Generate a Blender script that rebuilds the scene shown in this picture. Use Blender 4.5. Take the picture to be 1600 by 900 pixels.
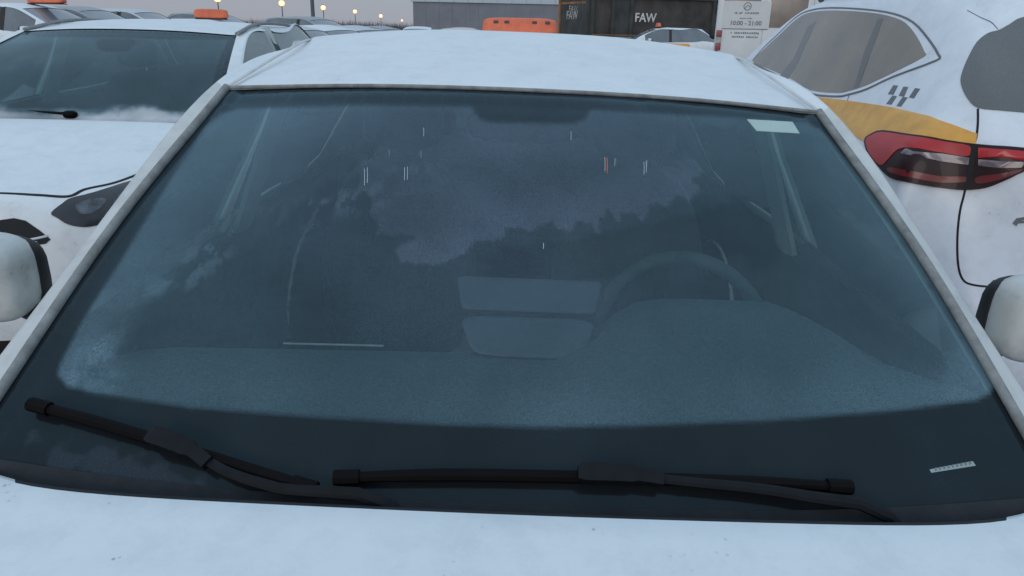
import bpy, bmesh, math, random
import numpy as np
from mathutils import Vector, Matrix, noise
from mathutils.bvhtree import BVHTree
from mathutils.geometry import delaunay_2d_cdt

R = math.radians
random.seed(7)
for o in list(bpy.data.objects): bpy.data.objects.remove(o)
scn = bpy.context.scene
COL = scn.collection

# ------------------------------------------------------------------ camera
FPX, PITCH, ROLL, CAMH = 1150.0, R(19.44), R(1.2), 1.5
cam_d = bpy.data.cameras.new('camera'); cam = bpy.data.objects.new('camera', cam_d); COL.objects.link(cam)
cam_d.sensor_width = 36.0; cam_d.lens = FPX / 1600 * 36; cam_d.clip_start = 0.03; cam_d.clip_end = 3000
CM = Matrix.Translation((0, 0, CAMH)) @ Matrix.Rotation(R(90) - PITCH, 4, 'X') @ Matrix.Rotation(ROLL, 4, 'Z')
cam.matrix_world = CM
scn.camera = cam
CAM = Vector((0, 0, CAMH)); CR = CM.to_3x3(); CRi = CR.transposed()

def ray(x, y):
    return (CR @ Vector(((x - 800) / FPX, (450 - y) / FPX, -1))).normalized()
def atY(x, y, Y):
    d = ray(x, y); return CAM + d * (Y / d.y)
def atZ(x, y, Z):
    d = ray(x, y); return CAM + d * ((Z - CAMH) / d.z)
def topx(p):
    v = CRi @ (Vector(p) - CAM); return (800 - FPX * v.x / v.z, 450 + FPX * v.y / v.z)

# ------------------------------------------------------------------ world, sun, exposure
SUN_EL, SUN_AZ = 15.0, 203.0         # weak dawn light through cloud, from behind the camera
w = bpy.data.worlds.new('World'); scn.world = w; w.use_nodes = True
nt = w.node_tree; nt.nodes.clear()
sky = nt.nodes.new('ShaderNodeTexSky'); sky.sky_type = 'NISHITA'; sky.sun_disc = False
sky.sun_elevation = R(SUN_EL); sky.sun_rotation = R(SUN_AZ); sky.air_density = 1.0; sky.dust_density = 2.0
tc = nt.nodes.new('ShaderNodeTexCoord'); sx = nt.nodes.new('ShaderNodeSeparateXYZ')
nt.links.new(tc.outputs['Generated'], sx.inputs[0])
ramp = nt.nodes.new('ShaderNodeValToRGB')       # overcast sky: zenith about twice the horizon
ramp.color_ramp.elements[0].position = 0.0; ramp.color_ramp.elements[0].color = (0.375, 0.395, 0.455, 1)
e = ramp.color_ramp.elements.new(0.08); e.color = (0.345, 0.405, 0.495, 1)
ramp.color_ramp.elements[-1].position = 1.0; ramp.color_ramp.elements[-1].color = (0.665, 0.875, 1.11, 1)
nt.links.new(sx.outputs[2], ramp.inputs[0])
scl = nt.nodes.new('ShaderNodeVectorMath'); scl.operation = 'SCALE'; scl.inputs['Scale'].default_value = 10.0
nt.links.new(ramp.outputs[0], scl.inputs[0])
mixw = nt.nodes.new('ShaderNodeMix'); mixw.data_type = 'RGBA'; mixw.inputs[0].default_value = 0.90
nt.links.new(sky.outputs[0], mixw.inputs[6]); nt.links.new(scl.outputs[0], mixw.inputs[7])
bg = nt.nodes.new('ShaderNodeBackground'); bg.inputs[1].default_value = 0.1
nt.links.new(mixw.outputs[2], bg.inputs[0])
wo = nt.nodes.new('ShaderNodeOutputWorld'); nt.links.new(bg.outputs[0], wo.inputs[0])

sun_d = bpy.data.lights.new('sun', 'SUN'); sun = bpy.data.objects.new('sun', sun_d); COL.objects.link(sun)
sun_d.energy = 0.68; sun_d.angle = R(28); sun_d.color = (1.0, 0.93, 0.86)
az = R(SUN_AZ); el = R(SUN_EL)
sdir = Vector((math.sin(az) * math.cos(el), math.cos(az) * math.cos(el), math.sin(el)))
sun.rotation_euler = (-sdir).to_track_quat('-Z', 'Y').to_euler(); sun.location = (0, 0, 30)

scn.view_settings.view_transform = 'Standard'; scn.view_settings.look = 'None'
scn.view_settings.exposure = 0.0; scn.view_settings.gamma = 1.0; scn.view_settings.use_curve_mapping = False
scn.cycles.max_bounces = 10; scn.cycles.transparent_max_bounces = 16

# ------------------------------------------------------------------ materials
M = {}
def nodes_of(name):
    m = bpy.data.materials.new(name); m.use_nodes = True; m.node_tree.nodes.clear(); M[name] = m
    t = m.node_tree; out = t.nodes.new('ShaderNodeOutputMaterial')
    return m, t, out
def N(t, kind, **kw):
    n = t.nodes.new('ShaderNode' + kind)
    for k, v in kw.items():
        if k in n.inputs: n.inputs[k].default_value = v
        else: setattr(n, k, v)
    return n
def coords(t, scale=1.0):
    c = N(t, 'TexCoord'); mp = N(t, 'Mapping'); mp.inputs['Scale'].default_value = (scale,) * 3 if not isinstance(scale, tuple) else scale
    t.links.new(c.outputs['Object'], mp.inputs[0]); return mp.outputs[0]
def nz(t, co, scale, detail=4, rough=0.6):
    n = N(t, 'TexNoise'); n.inputs['Scale'].default_value = scale; n.inputs['Detail'].default_value = detail; n.inputs['Roughness'].default_value = rough
    t.links.new(co, n.inputs['Vector']); return n.outputs['Fac']
def rng(t, v, a, b, c=0.0, d=1.0):
    n = N(t, 'MapRange'); n.inputs[1].default_value = a; n.inputs[2].default_value = b; n.inputs[3].default_value = c; n.inputs[4].default_value = d
    t.links.new(v, n.inputs[0]); return n.outputs[0]
def mixc(t, f, a, b):
    n = N(t, 'Mix', data_type='RGBA')
    for s, v in ((0, f), (6, a), (7, b)):
        if isinstance(v, (tuple, float, int)): n.inputs[s].default_value = v if s == 0 else (*v, 1) if len(v) == 3 else v
        else: t.links.new(v, n.inputs[s])
    return n.outputs[2]
def bump(t, h, strength, dist=0.01):
    b = N(t, 'Bump'); b.inputs['Strength'].default_value = strength; b.inputs['Distance'].default_value = dist
    t.links.new(h, b.inputs['Height']); return b.outputs[0]

def simple(name, col, rough=0.6, metal=0.0, var=0.25, scale=8.0, bmp=0.0, bscale=120.0, coat=0.0, emit=None, es=0, spec=0.5):
    m, t, out = nodes_of(name); p = N(t, 'BsdfPrincipled'); co = coords(t)
    dark = tuple(c * (1 - var) for c in col); lite = tuple(min(1, c * (1 + var * 0.6)) for c in col)
    c = mixc(t, rng(t, nz(t, co, scale), 0.3, 0.7), dark, lite)
    t.links.new(c, p.inputs['Base Color']); p.inputs['Roughness'].default_value = rough; p.inputs['Metallic'].default_value = metal
    p.inputs['Coat Weight'].default_value = coat; p.inputs['Specular IOR Level'].default_value = spec
    if bmp: t.links.new(bump(t, nz(t, co, bscale, 3), bmp, 0.004), p.inputs['Normal'])
    if emit: p.inputs['Emission Color'].default_value = (*emit, 1); p.inputs['Emission Strength'].default_value = es
    t.links.new(p.outputs[0], out.inputs[0]); return m

def paint(name, col, frost=0.75, dirt=0.25):
    """car paint under a thin uneven coat of frost and road dust"""
    m, t, out = nodes_of(name); p = N(t, 'BsdfPrincipled'); co = coords(t)
    big = nz(t, co, 2.2, 5); fine = nz(t, co, 60, 6, 0.75); mid = nz(t, co, 14, 5, 0.65)
    # frost lies on faces that look up
    g = N(t, 'NewGeometry'); sp = N(t, 'SeparateXYZ'); t.links.new(g.outputs['True Normal'], sp.inputs[0])
    up = rng(t, sp.outputs[2], 0.25, 0.9)
    mm = N(t, 'Math', operation='MULTIPLY'); t.links.new(up, mm.inputs[0]); t.links.new(rng(t, big, 0.2, 0.55, 0.75, 1.0), mm.inputs[1])
    m2 = N(t, 'Math', operation='MULTIPLY'); t.links.new(mm.outputs[0], m2.inputs[0]); m2.inputs[1].default_value = frost
    dusty = mixc(t, rng(t, mid, 0.45, 0.8, 0.0, dirt), col, (0.20, 0.20, 0.20))
    c = mixc(t, m2.outputs[0], dusty, (0.74, 0.80, 0.82))
    spk = N(t, 'Math', operation='MULTIPLY'); t.links.new(rng(t, fine, 0.60, 0.74, 0.0, 0.55), spk.inputs[0]); t.links.new(rng(t, mid, 0.5, 0.68), spk.inputs[1])
    c = mixc(t, spk.outputs[0], c, (0.26, 0.29, 0.31))
    sm = nz(t, co, 9.0, 8, 0.78); sq = N(t, 'Math', operation='MULTIPLY'); t.links.new(rng(t, sm, 0.46, 0.74, 0.0, 0.30), sq.inputs[0]); t.links.new(rng(t, up, 0, 1, 0.15, 1.0), sq.inputs[1])
    c = mixc(t, sq.outputs[0], c, (0.38, 0.44, 0.47))
    vo = N(t, 'TexVoronoi'); vo.inputs['Scale'].default_value = 75; t.links.new(co, vo.inputs['Vector'])
    vq = N(t, 'Math', operation='MULTIPLY'); t.links.new(rng(t, vo.outputs['Distance'], 0.20, 0.10), vq.inputs[0]); t.links.new(rng(t, mid, 0.57, 0.66), vq.inputs[1])
    c = mixc(t, rng(t, vq.outputs[0], 0, 1, 0, 0.6), c, (0.16, 0.18, 0.19))
    t.links.new(c, p.inputs['Base Color'])
    rr = N(t, 'Math', operation='ADD'); rr.inputs[1].default_value = 0.32; t.links.new(rng(t, m2.outputs[0], 0, 1, 0, 0.45), rr.inputs[0])
    t.links.new(rr.outputs[0], p.inputs['Roughness']); p.inputs['Coat Weight'].default_value = 0.25; p.inputs['Coat Roughness'].default_value = 0.22
    t.links.new(bump(t, fine, 0.12, 0.003), p.inputs['Normal'])
    t.links.new(p.outputs[0], out.inputs[0]); return m

def film_glass(name, tint, film=0.06, use_attr=False, body=None, filmcol=(0.62, 0.72, 0.80), rough=0.06, grain=700, ior=1.45, patchy=(0.75, 1.25), glosscol=(1, 1, 1), tintcol=(0.82, 0.86, 0.90)):
    """glass under a film of frost; attributes frit / frost carry the printed band and the film, frost mixed with painted-in light"""
    m, t, out = nodes_of(name); co = coords(t)
    tr = N(t, 'BsdfTransparent'); tr.inputs[0].default_value = (*tint, 1)
    base = tr.outputs[0]
    if body is not None:
        d = N(t, 'BsdfPrincipled'); d.inputs['Base Color'].default_value = (*body, 1); d.inputs['Roughness'].default_value = 0.35; base = d.outputs[0]
    fine = nz(t, co, grain, 3, 0.7); big = nz(t, co, 3.0, 4)
    fr = N(t, 'BsdfDiffuse'); fr.inputs[0].default_value = (*filmcol, 1)
    f1 = N(t, 'Math', operation='MULTIPLY'); t.links.new(rng(t, fine, 0.25, 0.75, 0.3, 1.7), f1.inputs[0]); t.links.new(rng(t, big, 0.3, 0.7, *patchy), f1.inputs[1])
    f2 = N(t, 'Math', operation='MULTIPLY', use_clamp=True); t.links.new(f1.outputs[0], f2.inputs[0]); f2.inputs[1].default_value = film
    if use_attr:
        a = N(t, 'Attribute', attribute_name='frit'); bk = N(t, 'BsdfDiffuse'); bk.inputs[0].default_value = (0.010, 0.011, 0.013, 1)
        mx = N(t, 'MixShader'); t.links.new(a.outputs['Fac'], mx.inputs[0]); t.links.new(base, mx.inputs[1]); t.links.new(bk.outputs[0], mx.inputs[2]); base = mx.outputs[0]
        a2 = N(t, 'Attribute', attribute_name='frost'); t.links.new(a2.outputs['Fac'], f2.inputs[1])
        a3 = N(t, 'Attribute', attribute_name='film_tint'); t.links.new(mixc(t, a3.outputs['Fac'], filmcol, tintcol), fr.inputs[0])
    mf = N(t, 'MixShader'); t.links.new(f2.outputs[0], mf.inputs[0]); t.links.new(base, mf.inputs[1]); t.links.new(fr.outputs[0], mf.inputs[2])
    gl = N(t, 'BsdfGlossy'); gl.inputs['Roughness'].default_value = rough; gl.inputs[0].default_value = (*glosscol, 1)
    fz = N(t, 'Fresnel'); fz.inputs[0].default_value = ior
    mg = N(t, 'MixShader'); t.links.new(fz.outputs[0], mg.inputs[0]); t.links.new(mf.outputs[0], mg.inputs[1]); t.links.new(gl.outputs[0], mg.inputs[2])
    t.links.new(mg.outputs[0], out.inputs[0]); return m

paint('white_paint', (0.74, 0.76, 0.77)); paint('white_paint_dull', (0.62, 0.64, 0.65), 0.8, 0.5)
paint('silver_paint', (0.34, 0.36, 0.38), 0.5); paint('dark_paint', (0.045, 0.05, 0.06), 0.35); paint('blue_grey_paint', (0.20, 0.25, 0.30), 0.5)
paint('beige_paint', (0.55, 0.44, 0.34), 0.35)
paint('suv_paint', (0.72, 0.76, 0.82), 0.5, 0.22)
paint('pillar_paint', (0.55, 0.56, 0.53), 0.25, 0.6)
film_glass('windshield_glass', (0.72, 0.92, 0.94), 0.05, True, rough=0.10, ior=1.30, filmcol=(0.38, 0.60, 0.73), glosscol=(0.58, 0.90, 1.0), tintcol=(0.50, 0.61, 0.84), grain=480)
film_glass('clear_glass', (0.86, 0.94, 0.90), 0.26, filmcol=(0.58, 0.74, 0.72))
film_glass('hatch_glass', (0.50, 0.70, 0.76), 0.07, True, ior=1.34, filmcol=(0.38, 0.62, 0.74), glosscol=(0.75, 0.95, 1.0))
film_glass('dark_glass', (0.1, 0.1, 0.1), 0.17, False, body=(0.022, 0.026, 0.03))
film_glass('suv_glass', (0.1, 0.1, 0.1), 0.19, False, body=(0.05, 0.045, 0.038), filmcol=(0.60, 0.48, 0.35), ior=1.38, patchy=(0.5, 1.6))
film_glass('suv_pillar', (0.1, 0.1, 0.1), 0.09, False, body=(0.02, 0.02, 0.02), filmcol=(0.5, 0.45, 0.38), ior=1.35)
film_glass('suv_rear_glass', (0.1, 0.1, 0.1), 0.15, False, body=(0.03, 0.032, 0.032), filmcol=(0.45, 0.46, 0.46), grain=420)
simple('black_plastic', (0.012, 0.012, 0.014), 0.55, var=0.35, bmp=0.15)
simple('wiper_rubber', (0.004, 0.003, 0.0035), 0.6, var=0.3, spec=0.10)
simple('wiper_arm', (0.006, 0.008, 0.010), 0.6, var=0.4, scale=30, spec=0.2)
simple('cowl_plastic', (0.014, 0.018, 0.023), 0.8, var=0.4, scale=20, bmp=0.3)
simple('dash_plastic', (0.050, 0.062, 0.066), 0.8, var=0.15, scale=6, bmp=0.25, bscale=300)
simple('cabin_trim', (0.040, 0.043, 0.045), 0.9, var=0.3)
simple('headliner', (0.52, 0.54, 0.52), 0.95, var=0.15)
simple('pillar_trim', (0.50, 0.53, 0.50), 0.8, var=0.15)
simple('seat_fabric', (0.045, 0.048, 0.055), 0.95, var=0.3, bmp=0.3, bscale=200)
simple('screen_plastic', (0.024, 0.027, 0.035), 0.45, var=0.2)
simple('tyre', (0.02, 0.02, 0.021), 0.85, var=0.4, bmp=0.3)
simple('rim_metal', (0.42, 0.43, 0.45), 0.4, metal=0.8, var=0.3)
simple('chrome', (0.65, 0.67, 0.7), 0.15, metal=1.0, var=0.15)
simple('black_gap', (0.010, 0.011, 0.012), 0.8, var=0.2)
simple('taxi_orange', (0.74, 0.165, 0.075), 0.5, var=0.18, scale=12)
simple('taxi_yellow', (0.72, 0.36, 0.055), 0.45, var=0.18, scale=16, coat=0.3)
simple('checker_grey', (0.14, 0.15, 0.17), 0.5, var=0.2)
simple('checker_dark', (0.06, 0.05, 0.05), 0.6, var=0.2)
simple('lamp_red', (0.46, 0.010, 0.014), 0.35, var=0.25, coat=0.2)
simple('lamp_dark_red', (0.14, 0.006, 0.010), 0.35, var=0.4, coat=0.15)
simple('lamp_black', (0.02, 0.006, 0.008), 0.45, var=0.3, coat=0.1, spec=0.25)
simple('lamp_clear', (0.17, 0.12, 0.14), 0.25, var=0.5, scale=40, coat=0.5)
simple('headlight_dark', (0.018, 0.021, 0.025), 0.2, var=0.6, scale=14, coat=0.35)
simple('headlight_reflector', (0.10, 0.115, 0.125), 0.3, metal=0.5, var=0.7, scale=30)
simple('sticker_white', (0.40, 0.53, 0.50), 0.6, var=0.08)
simple('label_grey', (0.28, 0.36, 0.36), 0.6, var=0.1)
simple('seal_grey', (0.24, 0.25, 0.245), 0.8, var=0.35, scale=40)
simple('pale_streak', (0.36, 0.42, 0.48), 0.2, var=0.1)
simple('truck_dark', (0.055, 0.058, 0.055), 0.8, var=0.5, scale=1.5, bmp=0.3, bscale=20)
simple('truck_brown', (0.068, 0.060, 0.055), 0.85, var=0.55, scale=1.2, bmp=0.3, bscale=20)
simple('truck_rust', (0.30, 0.14, 0.06), 0.85, var=0.5, scale=2.5)
simple('letter_white', (0.72, 0.71, 0.68), 0.8, var=0.35, scale=5)
simple('letter_pale', (0.40, 0.40, 0.37), 0.85, var=0.5, scale=6)
simple('letter_grey', (0.17, 0.19, 0.20), 0.8, var=0.1)
simple('van_white', (0.66, 0.68, 0.69), 0.5, var=0.10, scale=1.5)
simple('van_poster', (0.62, 0.63, 0.63), 0.7, var=0.05)
simple('van_window', (0.24, 0.20, 0.17), 0.3, var=0.3, scale=2)
simple('van_lamp_red', (0.24, 0.05, 0.05), 0.4, var=0.2)
simple('cladding', (0.20, 0.215, 0.24), 0.8, var=0.16, scale=0.8)
simple('roof_sheet', (0.46, 0.52, 0.56), 0.7, var=0.1)
simple('pole_grey', (0.10, 0.11, 0.12), 0.7, var=0.2)
simple('lamp_glow', (0.9, 0.8, 0.6), 0.5, emit=(1.0, 0.45, 0.16), es=2.1, var=0.0)
simple('twig', (0.075, 0.07, 0.075), 0.9, var=0.3)
# ground: packed snow and slush over asphalt
m, t, out = nodes_of('snowy_asphalt'); p = N(t, 'BsdfPrincipled'); co = coords(t)
a = nz(t, co, 0.7, 8, 0.65); b = nz(t, co, 9, 6, 0.7)
ad = N(t, 'Math', operation='ADD'); t.links.new(a, ad.inputs[0]); t.links.new(rng(t, b, 0, 1, -0.15, 0.15), ad.inputs[1])
t.links.new(mixc(t, rng(t, ad.outputs[0], 0.42, 0.60), (0.055, 0.058, 0.062), (0.48, 0.51, 0.55)), p.inputs['Base Color'])
p.inputs['Roughness'].default_value = 0.85; t.links.new(bump(t, b, 0.5, 0.03), p.inputs['Normal']); t.links.new(p.outputs[0], out.inputs[0])

# ------------------------------------------------------------------ object helpers
def tag(o, label=None, cat=None, group=None, kind=None):
    for k, v in (('label', label), ('category', cat), ('group', group), ('kind', kind)):
        if v: o[k] = v
    return o
def empty(name, loc=(0, 0, 0), rz=0.0):
    o = bpy.data.objects.new(name, None); COL.objects.link(o); o.location = loc; o.rotation_euler = (0, 0, rz); o.empty_display_size = 0.2; return o
def link(name, me, mats, parent=None, smooth=True):
    o = bpy.data.objects.new(name, me); COL.objects.link(o)
    if not isinstance(mats, (list, tuple)): mats = [mats]
    for mm in mats: me.materials.append(M[mm])
    if parent is not None: o.parent = parent
    if smooth:
        me.polygons.foreach_set('use_smooth', [True] * len(me.polygons))
    return o
def from_bm(name, bm, mats, parent=None, smooth=True, sharp=None):
    bmesh.ops.recalc_face_normals(bm, faces=bm.faces)
    me = bpy.data.meshes.new(name); bm.to_mesh(me); bm.free()
    o = link(name, me, mats, parent, smooth)
    if sharp is not None: me.set_sharp_from_angle(angle=R(sharp))
    return o
def bm_box(bm, lo, hi, bevel=0.0, mat=None):
    r = bmesh.ops.create_cube(bm, size=1.0)
    lo = Vector(lo); hi = Vector(hi)
    for v in r['verts']:
        v.co = Vector([lo[i] + (v.co[i] + 0.5) * (hi[i] - lo[i]) for i in range(3)])
    if mat is not None:
        for v in r['verts']: v.co = mat @ v.co
    if bevel:
        es = list({e for v in r['verts'] for e in v.link_edges})
        bmesh.ops.bevel(bm, geom=es, offset=bevel, segments=2, affect='EDGES', profile=0.6)
def box(name, lo, hi, mat, parent=None, bevel=0.0, mx=None):
    bm = bmesh.new(); bm_box(bm, lo, hi, bevel, mx); return from_bm(name, bm, mat, parent, smooth=bool(bevel), sharp=40 if bevel else None)
def bm_tube(bm, pts, rad, seg=8, cap=True, flat=1.0, nrm=None):
    """sweep; rad scalar or list; flat squashes along nrm"""
    pts = [Vector(p) for p in pts]; n = len(pts); rings = []
    for i, p in enumerate(pts):
        d = (pts[min(i + 1, n - 1)] - pts[max(i - 1, 0)]).normalized()
        u = (nrm[i] if isinstance(nrm, list) else nrm) if nrm is not None else (Vector((0, 0, 1)) if abs(d.z) < 0.9 else Vector((1, 0, 0)))
        u = (u - d * u.dot(d)).normalized(); s = d.cross(u); r = rad[i] if isinstance(rad, (list, tuple)) else rad
        rings.append([bm.verts.new(p + s * (math.cos(a) * r) + u * (math.sin(a) * r * flat)) for a in (2 * math.pi * (k + 0.5) / seg for k in range(seg))])
    for a, b in zip(rings, rings[1:]):
        for k in range(seg): bm.faces.new((a[k], a[(k + 1) % seg], b[(k + 1) % seg], b[k]))
    if cap: bm.faces.new(rings[0]); bm.faces.new(rings[-1])
def tube(name, pts, rad, mat, parent=None, seg=8, flat=1.0, nrm=None, sharp=50):
    bm = bmesh.new(); bm_tube(bm, pts, rad, seg, True, flat, nrm); return from_bm(name, bm, mat, parent, True, sharp)
def spline(pts, n):
    pts = [Vector(p) for p in pts]; out = []
    P = [pts[0] * 2 - pts[1]] + pts + [pts[-1] * 2 - pts[-2]]
    for i in range(1, len(P) - 2):
        for k in range(n):
            u = k / n; a, b, c, d = P[i - 1], P[i], P[i + 1], P[i + 2]
            out.append(0.5 * ((2 * b) + (c - a) * u + (2 * a - 5 * b + 4 * c - d) * u * u + (3 * b - a - 3 * c + d) * u ** 3))
    out.append(pts[-1]); return out
def lathe(name, prof, mat, parent, mx, seg=40):
    """prof: (radius, axial x) revolved about local X"""
    bm = bmesh.new(); rings = []
    for r, x in prof:
        rings.append([bm.verts.new(mx @ Vector((x, r * math.cos(2 * math.pi * k / seg), r * math.sin(2 * math.pi * k / seg)))) for k in range(seg)])
    for a, b in zip(rings, rings[1:]):
        for k in range(seg): bm.faces.new((a[k], a[(k + 1) % seg], b[(k + 1) % seg], b[k]))
    return from_bm(name, bm, mat, parent, True, 45)
def text_mesh(name, s, size, mat, parent, mx, ext=0.004, align='CENTER', bold=0.0):
    cu = bpy.data.curves.new('t', 'FONT'); cu.body = s; cu.size = size; cu.align_x = align; cu.align_y = 'CENTER'; cu.extrude = ext; cu.resolution_u = 3; cu.offset = bold
    ob = bpy.data.objects.new('t', cu); COL.objects.link(ob)
    me = bpy.data.meshes.new_from_object(ob.evaluated_get(bpy.context.evaluated_depsgraph_get()))
    bpy.data.objects.remove(ob); me.transform(mx); me.materials.clear()
    return link(name, me, mat, parent, smooth=False)
def copy_tree(o, parent=None):
    c = o.copy(); COL.objects.link(c); c.parent = parent
    for ch in o.children: copy_tree(ch, c)
    return c

# ------------------------------------------------------------------ car body: a cage of stations, smoothed
def station(ys, xs, zs, top):
    rows = [(xs[i], ys[i] if isinstance(ys, (list, tuple)) else ys, zs[i]) for i in range(5)]
    return rows + list(top)

def car_shell(S, FR, RR, tags, creases, level=3):
    """S stations (9 rows each, half body); FR / RR three rows of five front / rear face points.
    tags: dict key -> part name; returns evaluated mesh data (verts, faces, part per face, normals)"""
    V = []; G = []
    def add(p): V.append(list(p)); return len(V) - 1
    for st in S:
        row = [add(p) for p in st]
        row += [add((-st[r][0], st[r][1], st[r][2])) for r in range(7, -1, -1)]
        G.append(row)
    F = []; FT = []
    def face(vs, key): F.append(vs); FT.append(tags.get(key, 'body'))
    rowof = lambda c: c if c < 8 else 15 - c          # strip index
    for s in range(len(S) - 1):
        for c in range(16):
            face((G[s][c], G[s + 1][c], G[s + 1][c + 1], G[s][c + 1]), ('G', s, rowof(c)))
    def cap(g, tbl, K):
        P = [[g[c] for c in range(3, 14)]]
        for k in range(1, 4):
            half = tbl[k - 1]
            row = [g[3 - k]] + [add(p) for p in half] + [add((-half[j][0], half[j][1], half[j][2])) for j in range(3, -1, -1)] + [g[13 + k]]
            P.append(row)
        for k in range(3):
            for c in range(10):
                face((P[k][c], P[k][c + 1], P[k + 1][c + 1], P[k + 1][c]), (K, k, (c if c < 5 else 9 - c)))
        return P
    PF = cap(G[0], FR, 'F'); PR = cap(G[-1], RR, 'R')
    for s in range(len(S) - 1): face((G[s][0], G[s][16], G[s + 1][16], G[s + 1][0]), ('U', s))
    face(tuple(PF[3]), ('U', -1)); face(tuple(reversed(PR[3])), ('U', -1))
    me = bpy.data.meshes.new('cage'); me.from_pydata(V, [], F)
    bm = bmesh.new(); bm.from_mesh(me); bmesh.ops.recalc_face_normals(bm, faces=bm.faces); bm.to_mesh(me); bm.free()
    cr = {}
    def ce(a, b, v): cr[frozenset((a, b))] = v
    for c in creases:
        if c[0] == 'row':
            for s in range(c[2], c[3]):
                ce(G[s][c[1]], G[s + 1][c[1]], c[4]); ce(G[s][16 - c[1]], G[s + 1][16 - c[1]], c[4])
        elif c[0] == 'st':
            for r in range(c[2], c[3]):
                ce(G[c[1]][r], G[c[1]][r + 1], c[4]); ce(G[c[1]][16 - r], G[c[1]][15 - r], c[4])
        elif c[0] in 'FR' and len(c[0]) == 1:
            P = PF if c[0] == 'F' else PR
            for j in range(c[2], c[3]):
                ce(P[c[1]][j], P[c[1]][j + 1], c[4]); ce(P[c[1]][10 - j], P[c[1]][9 - j], c[4])
    at = me.attributes.new('crease_edge', 'FLOAT', 'EDGE')
    at.data.foreach_set('value', [cr.get(frozenset(e.vertices), 0.0) for e in me.edges])
    names = sorted(set(FT)); me.polygons.foreach_set('material_index', [names.index(x) for x in FT])
    for _ in names: me.materials.append(None)
    ob = bpy.data.objects.new('cage', me); COL.objects.link(ob)
    md = ob.modifiers.new('s', 'SUBSURF'); md.levels = 1; md.render_levels = 1; md.boundary_smooth = 'PRESERVE_CORNERS'
    target = np.array(V); n = len(V); cur = target.copy()
    md.levels = 2
    for it in range(5):                               # make the smooth surface pass through the points given
        dg = bpy.context.evaluated_depsgraph_get(); dg.update()
        ev = ob.evaluated_get(dg).data; co = np.empty(len(ev.vertices) * 3); ev.vertices.foreach_get('co', co)
        cur += (target - co.reshape(-1, 3)[:n]) * 0.8
        me.vertices.foreach_set('co', cur.ravel()); me.update()
    md.levels = level
    dg = bpy.context.evaluated_depsgraph_get(); dg.update()
    full = bpy.data.meshes.new_from_object(ob.evaluated_get(dg)); bpy.data.objects.remove(ob)
    return full, names

def islands(faces):
    todo = set(faces); out = []
    while todo:
        st = [todo.pop()]; isl = []
        while st:
            f = st.pop(); isl.append(f)
            for e in f.edges:
                for g in e.link_faces:
                    if g in todo: todo.remove(g); st.append(g)
        out.append(isl)
    return out

def split_parts(full, names, spec, root, extra=None):
    """cut the smoothed shell into its parts; spec: part -> (object name, material(s), inset, sink)"""
    bm0 = bmesh.new(); bm0.from_mesh(full); bm0.normal_update(); bm0.faces.ensure_lookup_table()
    made = {}
    for i, nm in enumerate(names):
        if nm == 'cut': continue
        fs = [f for f in bm0.faces if f.material_index == i]
        objname, mats, inset, sink = spec[nm]
        groups = islands(fs) if nm != 'body' else [fs]
        for isl in groups:
            vs = list({v for f in isl for v in f.verts}); idx = {v: k for k, v in enumerate(vs)}
            me = bpy.data.meshes.new(objname)
            co = [v.co - v.normal * sink for v in vs]
            me.from_pydata(co, [], [[idx[v] for v in f.verts] for f in isl])
            nr = [v.normal.copy() for v in vs]
            if inset:
                bm = bmesh.new(); bm.from_mesh(me)
                r = bmesh.ops.inset_region(bm, faces=list(bm.faces), thickness=inset, depth=-0.003, use_even_offset=True)
                for f in r['faces']: f.material_index = 1
                bm.to_mesh(me); bm.free()
            o = link(objname, me, mats, root)
            if not inset:
                me.normals_split_custom_set_from_vertices(nr)
            made.setdefault(nm, []).append(o)
    bm0.free()
    return made

def wheel(parent, x, y, r, side, width=0.2):
    """tyre with tread edge, five-spoke rim and hub under a wheel part"""
    w_ = empty('wheel', (x, y, r)); w_.parent = parent
    mx = Matrix.Scale(side, 4, (1, 0, 0))
    h = width / 2
    lathe('tyre', [(r * .64, -h * .8), (r * .72, -h), (r * .9, -h), (r * .985, -h * .75), (r, -h * .4), (r, h * .4), (r * .985, h * .75), (r * .9, h), (r * .72, h), (r * .64, h * .8)], 'tyre', w_, mx)
    lathe('rim', [(r * .66, h * .85), (r * .62, h * .95), (r * .58, h * .6), (r * .58, -h * .6)], 'rim_metal', w_, mx)
    bm = bmesh.new()
    for k in range(5):
        a = 2 * math.pi * k / 5
        rm = mx @ Matrix.Rotation(a, 4, 'X')
        bm_box(bm, (h * .35, -r * .07, r * .06), (h * .7, r * .07, r * .61), 0.006, rm)
    bmesh.ops.create_cone(bm, cap_ends=True, segments=20, radius1=r * .14, radius2=r * .12, depth=h * .5, matrix=mx @ Matrix.Translation((h * .5, 0, 0)) @ Matrix.Rotation(R(90), 4, 'Y'))
    from_bm('spokes', bm, 'rim_metal', w_, True, 40)
    bm = bmesh.new(); bmesh.ops.create_cone(bm, cap_ends=True, segments=28, radius1=r * .57, radius2=r * .57, depth=0.02)
    bmesh.ops.transform(bm, matrix=mx @ Matrix.Translation((-h * .2, 0, 0)) @ Matrix.Rotation(R(90), 4, 'Y'), verts=bm.verts)
    from_bm('brake_disc', bm, 'pole_grey', w_, True, 40)
    return w_

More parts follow.
